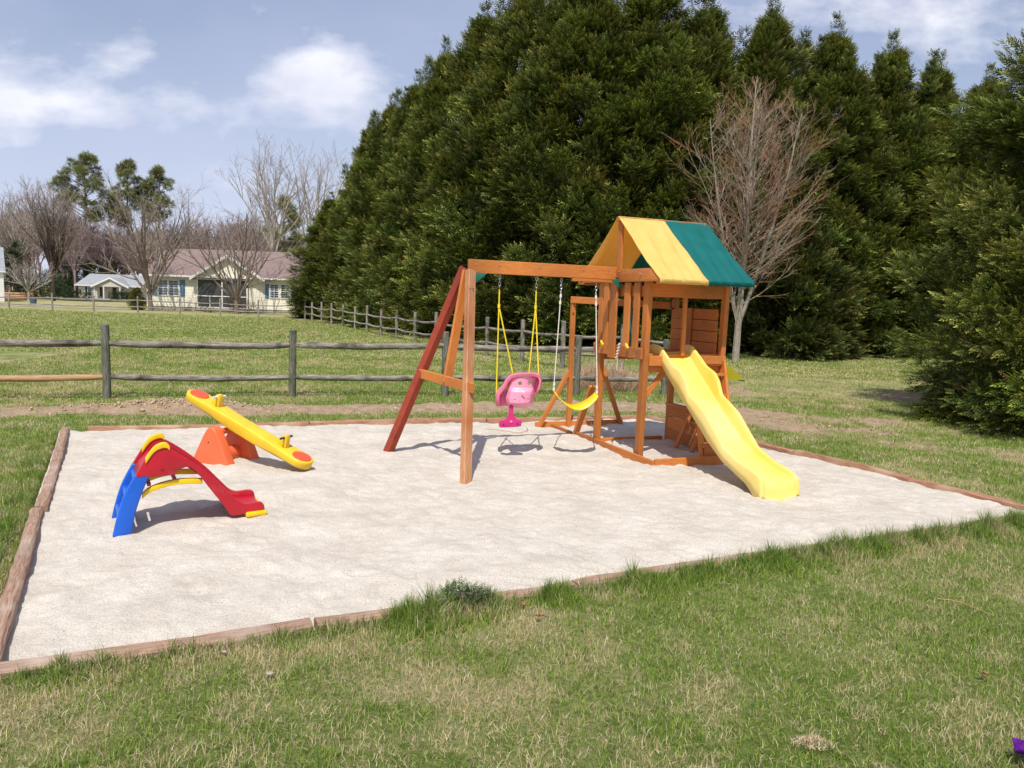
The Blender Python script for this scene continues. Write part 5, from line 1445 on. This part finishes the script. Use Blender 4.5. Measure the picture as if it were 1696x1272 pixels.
clumps('leaves', [(-.10, 0, .05, .07), (-.04, .01, .07, .08), (.03, 0, .06, .08), (.10, .0, .045, .07)], 11000, .04, (.05, .085, .03), (.22, .30, .11), parent=t)
mb = MB()
for i in range(14): mb.tube([(random.uniform(-.08, .08), 0, 0), (random.uniform(-.12, .12), random.uniform(-.04, .04), .08), (random.uniform(-.16, .16), random.uniform(-.05, .05), random.uniform(.08, .13))], [.003, .002, .001], 4)
mb.build('stems', M_bark_brown, t)
def twig(px0, py0, px1, py1, label, r=.003, col=None):
    a, b_ = gp(px0, py0), gp(px1, py1); a.z = b_.z = .04; m_ = a.lerp(b_, .5) + Vector((.01, .02, .012))
    mb = MB(); mb.tube([a, a.lerp(m_, .5) + Vector((0, 0, .006)), m_, b_], [r, r, r * .8, r * .4], 5)
    o = mb.build('twig', col or M_rail_new); tag(o, label, 'twig')
twig(1552, 1003, 1645, 1032, 'long pale twig lying in the grass at the right')
twig(677, 1079, 704, 1079, 'short pale stick in the grass below the dark weed')
twig(1580, 898, 1618, 915, 'thin dry stalk in the grass near the right end of the sand')
M_dead = noise_mat('dead_leaf', (.24, .10, .05), (.38, .19, .10), 30, rough=.8, coord='Object', bump=.2)
def leaf(px, py, s_, label):
    q = gp(px, py); mb = MB(); rr = random.Random(px); vs = []; n = 12
    for i in range(n):
        a = 6.283 * i / n; r = s_ * (1 if i % 2 == 0 else .55) * rr.uniform(.7, 1.1); vs.append((q.x + math.cos(a) * r, q.y + math.sin(a) * r * .7, .042 + rr.uniform(-.006, .014)))
    vs.append((q.x, q.y, .04)); mb.raw(vs, [(i, (i + 1) % n, n) for i in range(n)]); o = mb.build('dead_leaf', M_dead, solid=.0008); tag(o, label, 'leaf')
leaf(893, 1033, .030, 'curled brown dead leaf on the lawn below the middle border')
leaf(866, 1012, .022, 'small brown dead leaf close to the border right of the dark weed')
leaf(1628, 1130, .026, 'brown dead leaf on the lawn at the right')
# pale stone in the grass
def stone(px, py, s_, label, mat):
    q = gp(px, py); import bmesh
    bm = bmesh.new(); bmesh.ops.create_icosphere(bm, subdivisions=3, radius=1)
    for v in bm.verts:
        n_ = 1 + .35 * (float(fbm(np.array(v.co.x * 1.5 + px), np.array(v.co.y * 1.5 + v.co.z), 1, 3, 2)) - .5); v.co = Vector((v.co.x * s_ * 1.3, v.co.y * s_, v.co.z * s_ * .6)) * n_
    me = bpy.data.meshes.new('stone'); bm.to_mesh(me); bm.free()
    for p in me.polygons: p.use_smooth = True
    o = link_mesh('stone', me, mat); o.location = (q.x, q.y, .025); tag(o, label, 'stone')
M_stone = noise_mat('stone', (.24, .19, .15), (.38, .32, .26), 20, rough=.9, coord='Object')
stone(447, 1124, .014, 'small tan stone in the grass at the lower left of the border', M_stone)
stone(372, 1088, .010, 'little grey stone beside the tall grass tuft at the border', M_stone)
# string lying on the sand under the toddler swing
pts = curve([(800, 711), (822, 712), (845, 716), (862, 717), (874, 713), (872, 709)], 5)
mb = MB(); mb.tube([gp(x, y, .012) + Vector((0, 0, .006)) for x, y in pts], .0035, 5); o = mb.build('string', M_rail_new)
tag(o, 'thin tan string curled on the sand under the pink swing', 'string')
# clods of soil on the dug strip
RNG = np.random.default_rng(12)
Vs = []; Fs = []; off = 0
import bmesh as _b
bm = _b.new(); _b.ops.create_icosphere(bm, subdivisions=1, radius=1); bm.verts.ensure_lookup_table()
IV = np.array([v.co[:] for v in bm.verts]); IF = np.array([[v.index for v in f.verts] for f in bm.faces]); bm.free()
for i in range(1500):
    if i < 1000: x = RNG.normal(-4.5, .55); y = 10.2 + (x + 4.5) * .28 + RNG.normal(0, .13)
    else:
        j = RNG.integers(1, 9); t_ = RNG.random(); x, y = lerp(BAND[j], BAND[j + 1], t_); y += RNG.normal(0, .25)
    s_ = abs(RNG.normal(.006, .010)) + .004
    R_ = np.linalg.qr(RNG.normal(0, 1, (3, 3)))[0]
    v = (IV * RNG.uniform(.6, 1.3, (len(IV), 1)) * np.array([1, .8, .6])) @ R_ * s_
    Vs.append(v + np.array([x, y, float(ground_h(np.array(x), np.array(y))) + s_ * .3])); Fs.append(IF + off); off += len(IV)
me = np_mesh('soil_clods', np.concatenate(Vs), np.concatenate(Fs))
M_clod = noise_mat('dug_soil', (.30, .20, .12), (.52, .39, .26), 9, rough=.95, coord='Object')
tag(link_mesh('soil_clods', me, M_clod), 'dug up tan soil clods along the strip behind the sand', None, None, 'stuff')
# corner of purple knitwear by the lower right corner
q = gp(1694, 1272)
M_purple = noise_mat('purple_knit', (.10, .01, .20), (.20, .03, .36), 60, (1, 4, 1), .9, .1, .8, coord='Object', bdist=.01)
mb = MB(); rows = []
for i in range(16):
    rows.append([Vector((q.x - .02 + .22 * j / 15 + .01 * math.sin(i), q.y - .16 + .22 * i / 15, .04 + .05 * math.sin(j * .8 + i * .5) ** 2 + .05 * math.sin(i / 15 * 3.14) * math.sin(min(1, j / 8) * 1.57))) for j in range(16)])
mb.raw([p for r in rows for p in r], [(i * 16 + j, i * 16 + j + 1, i * 16 + 17 + j, i * 16 + 16 + j) for i in range(15) for j in range(15)], None, True)
o = mb.build('sweater', M_purple, solid=.012, sub=1); tag(o, 'crumpled purple knitted sweater at the lower right corner of the lawn', 'sweater')
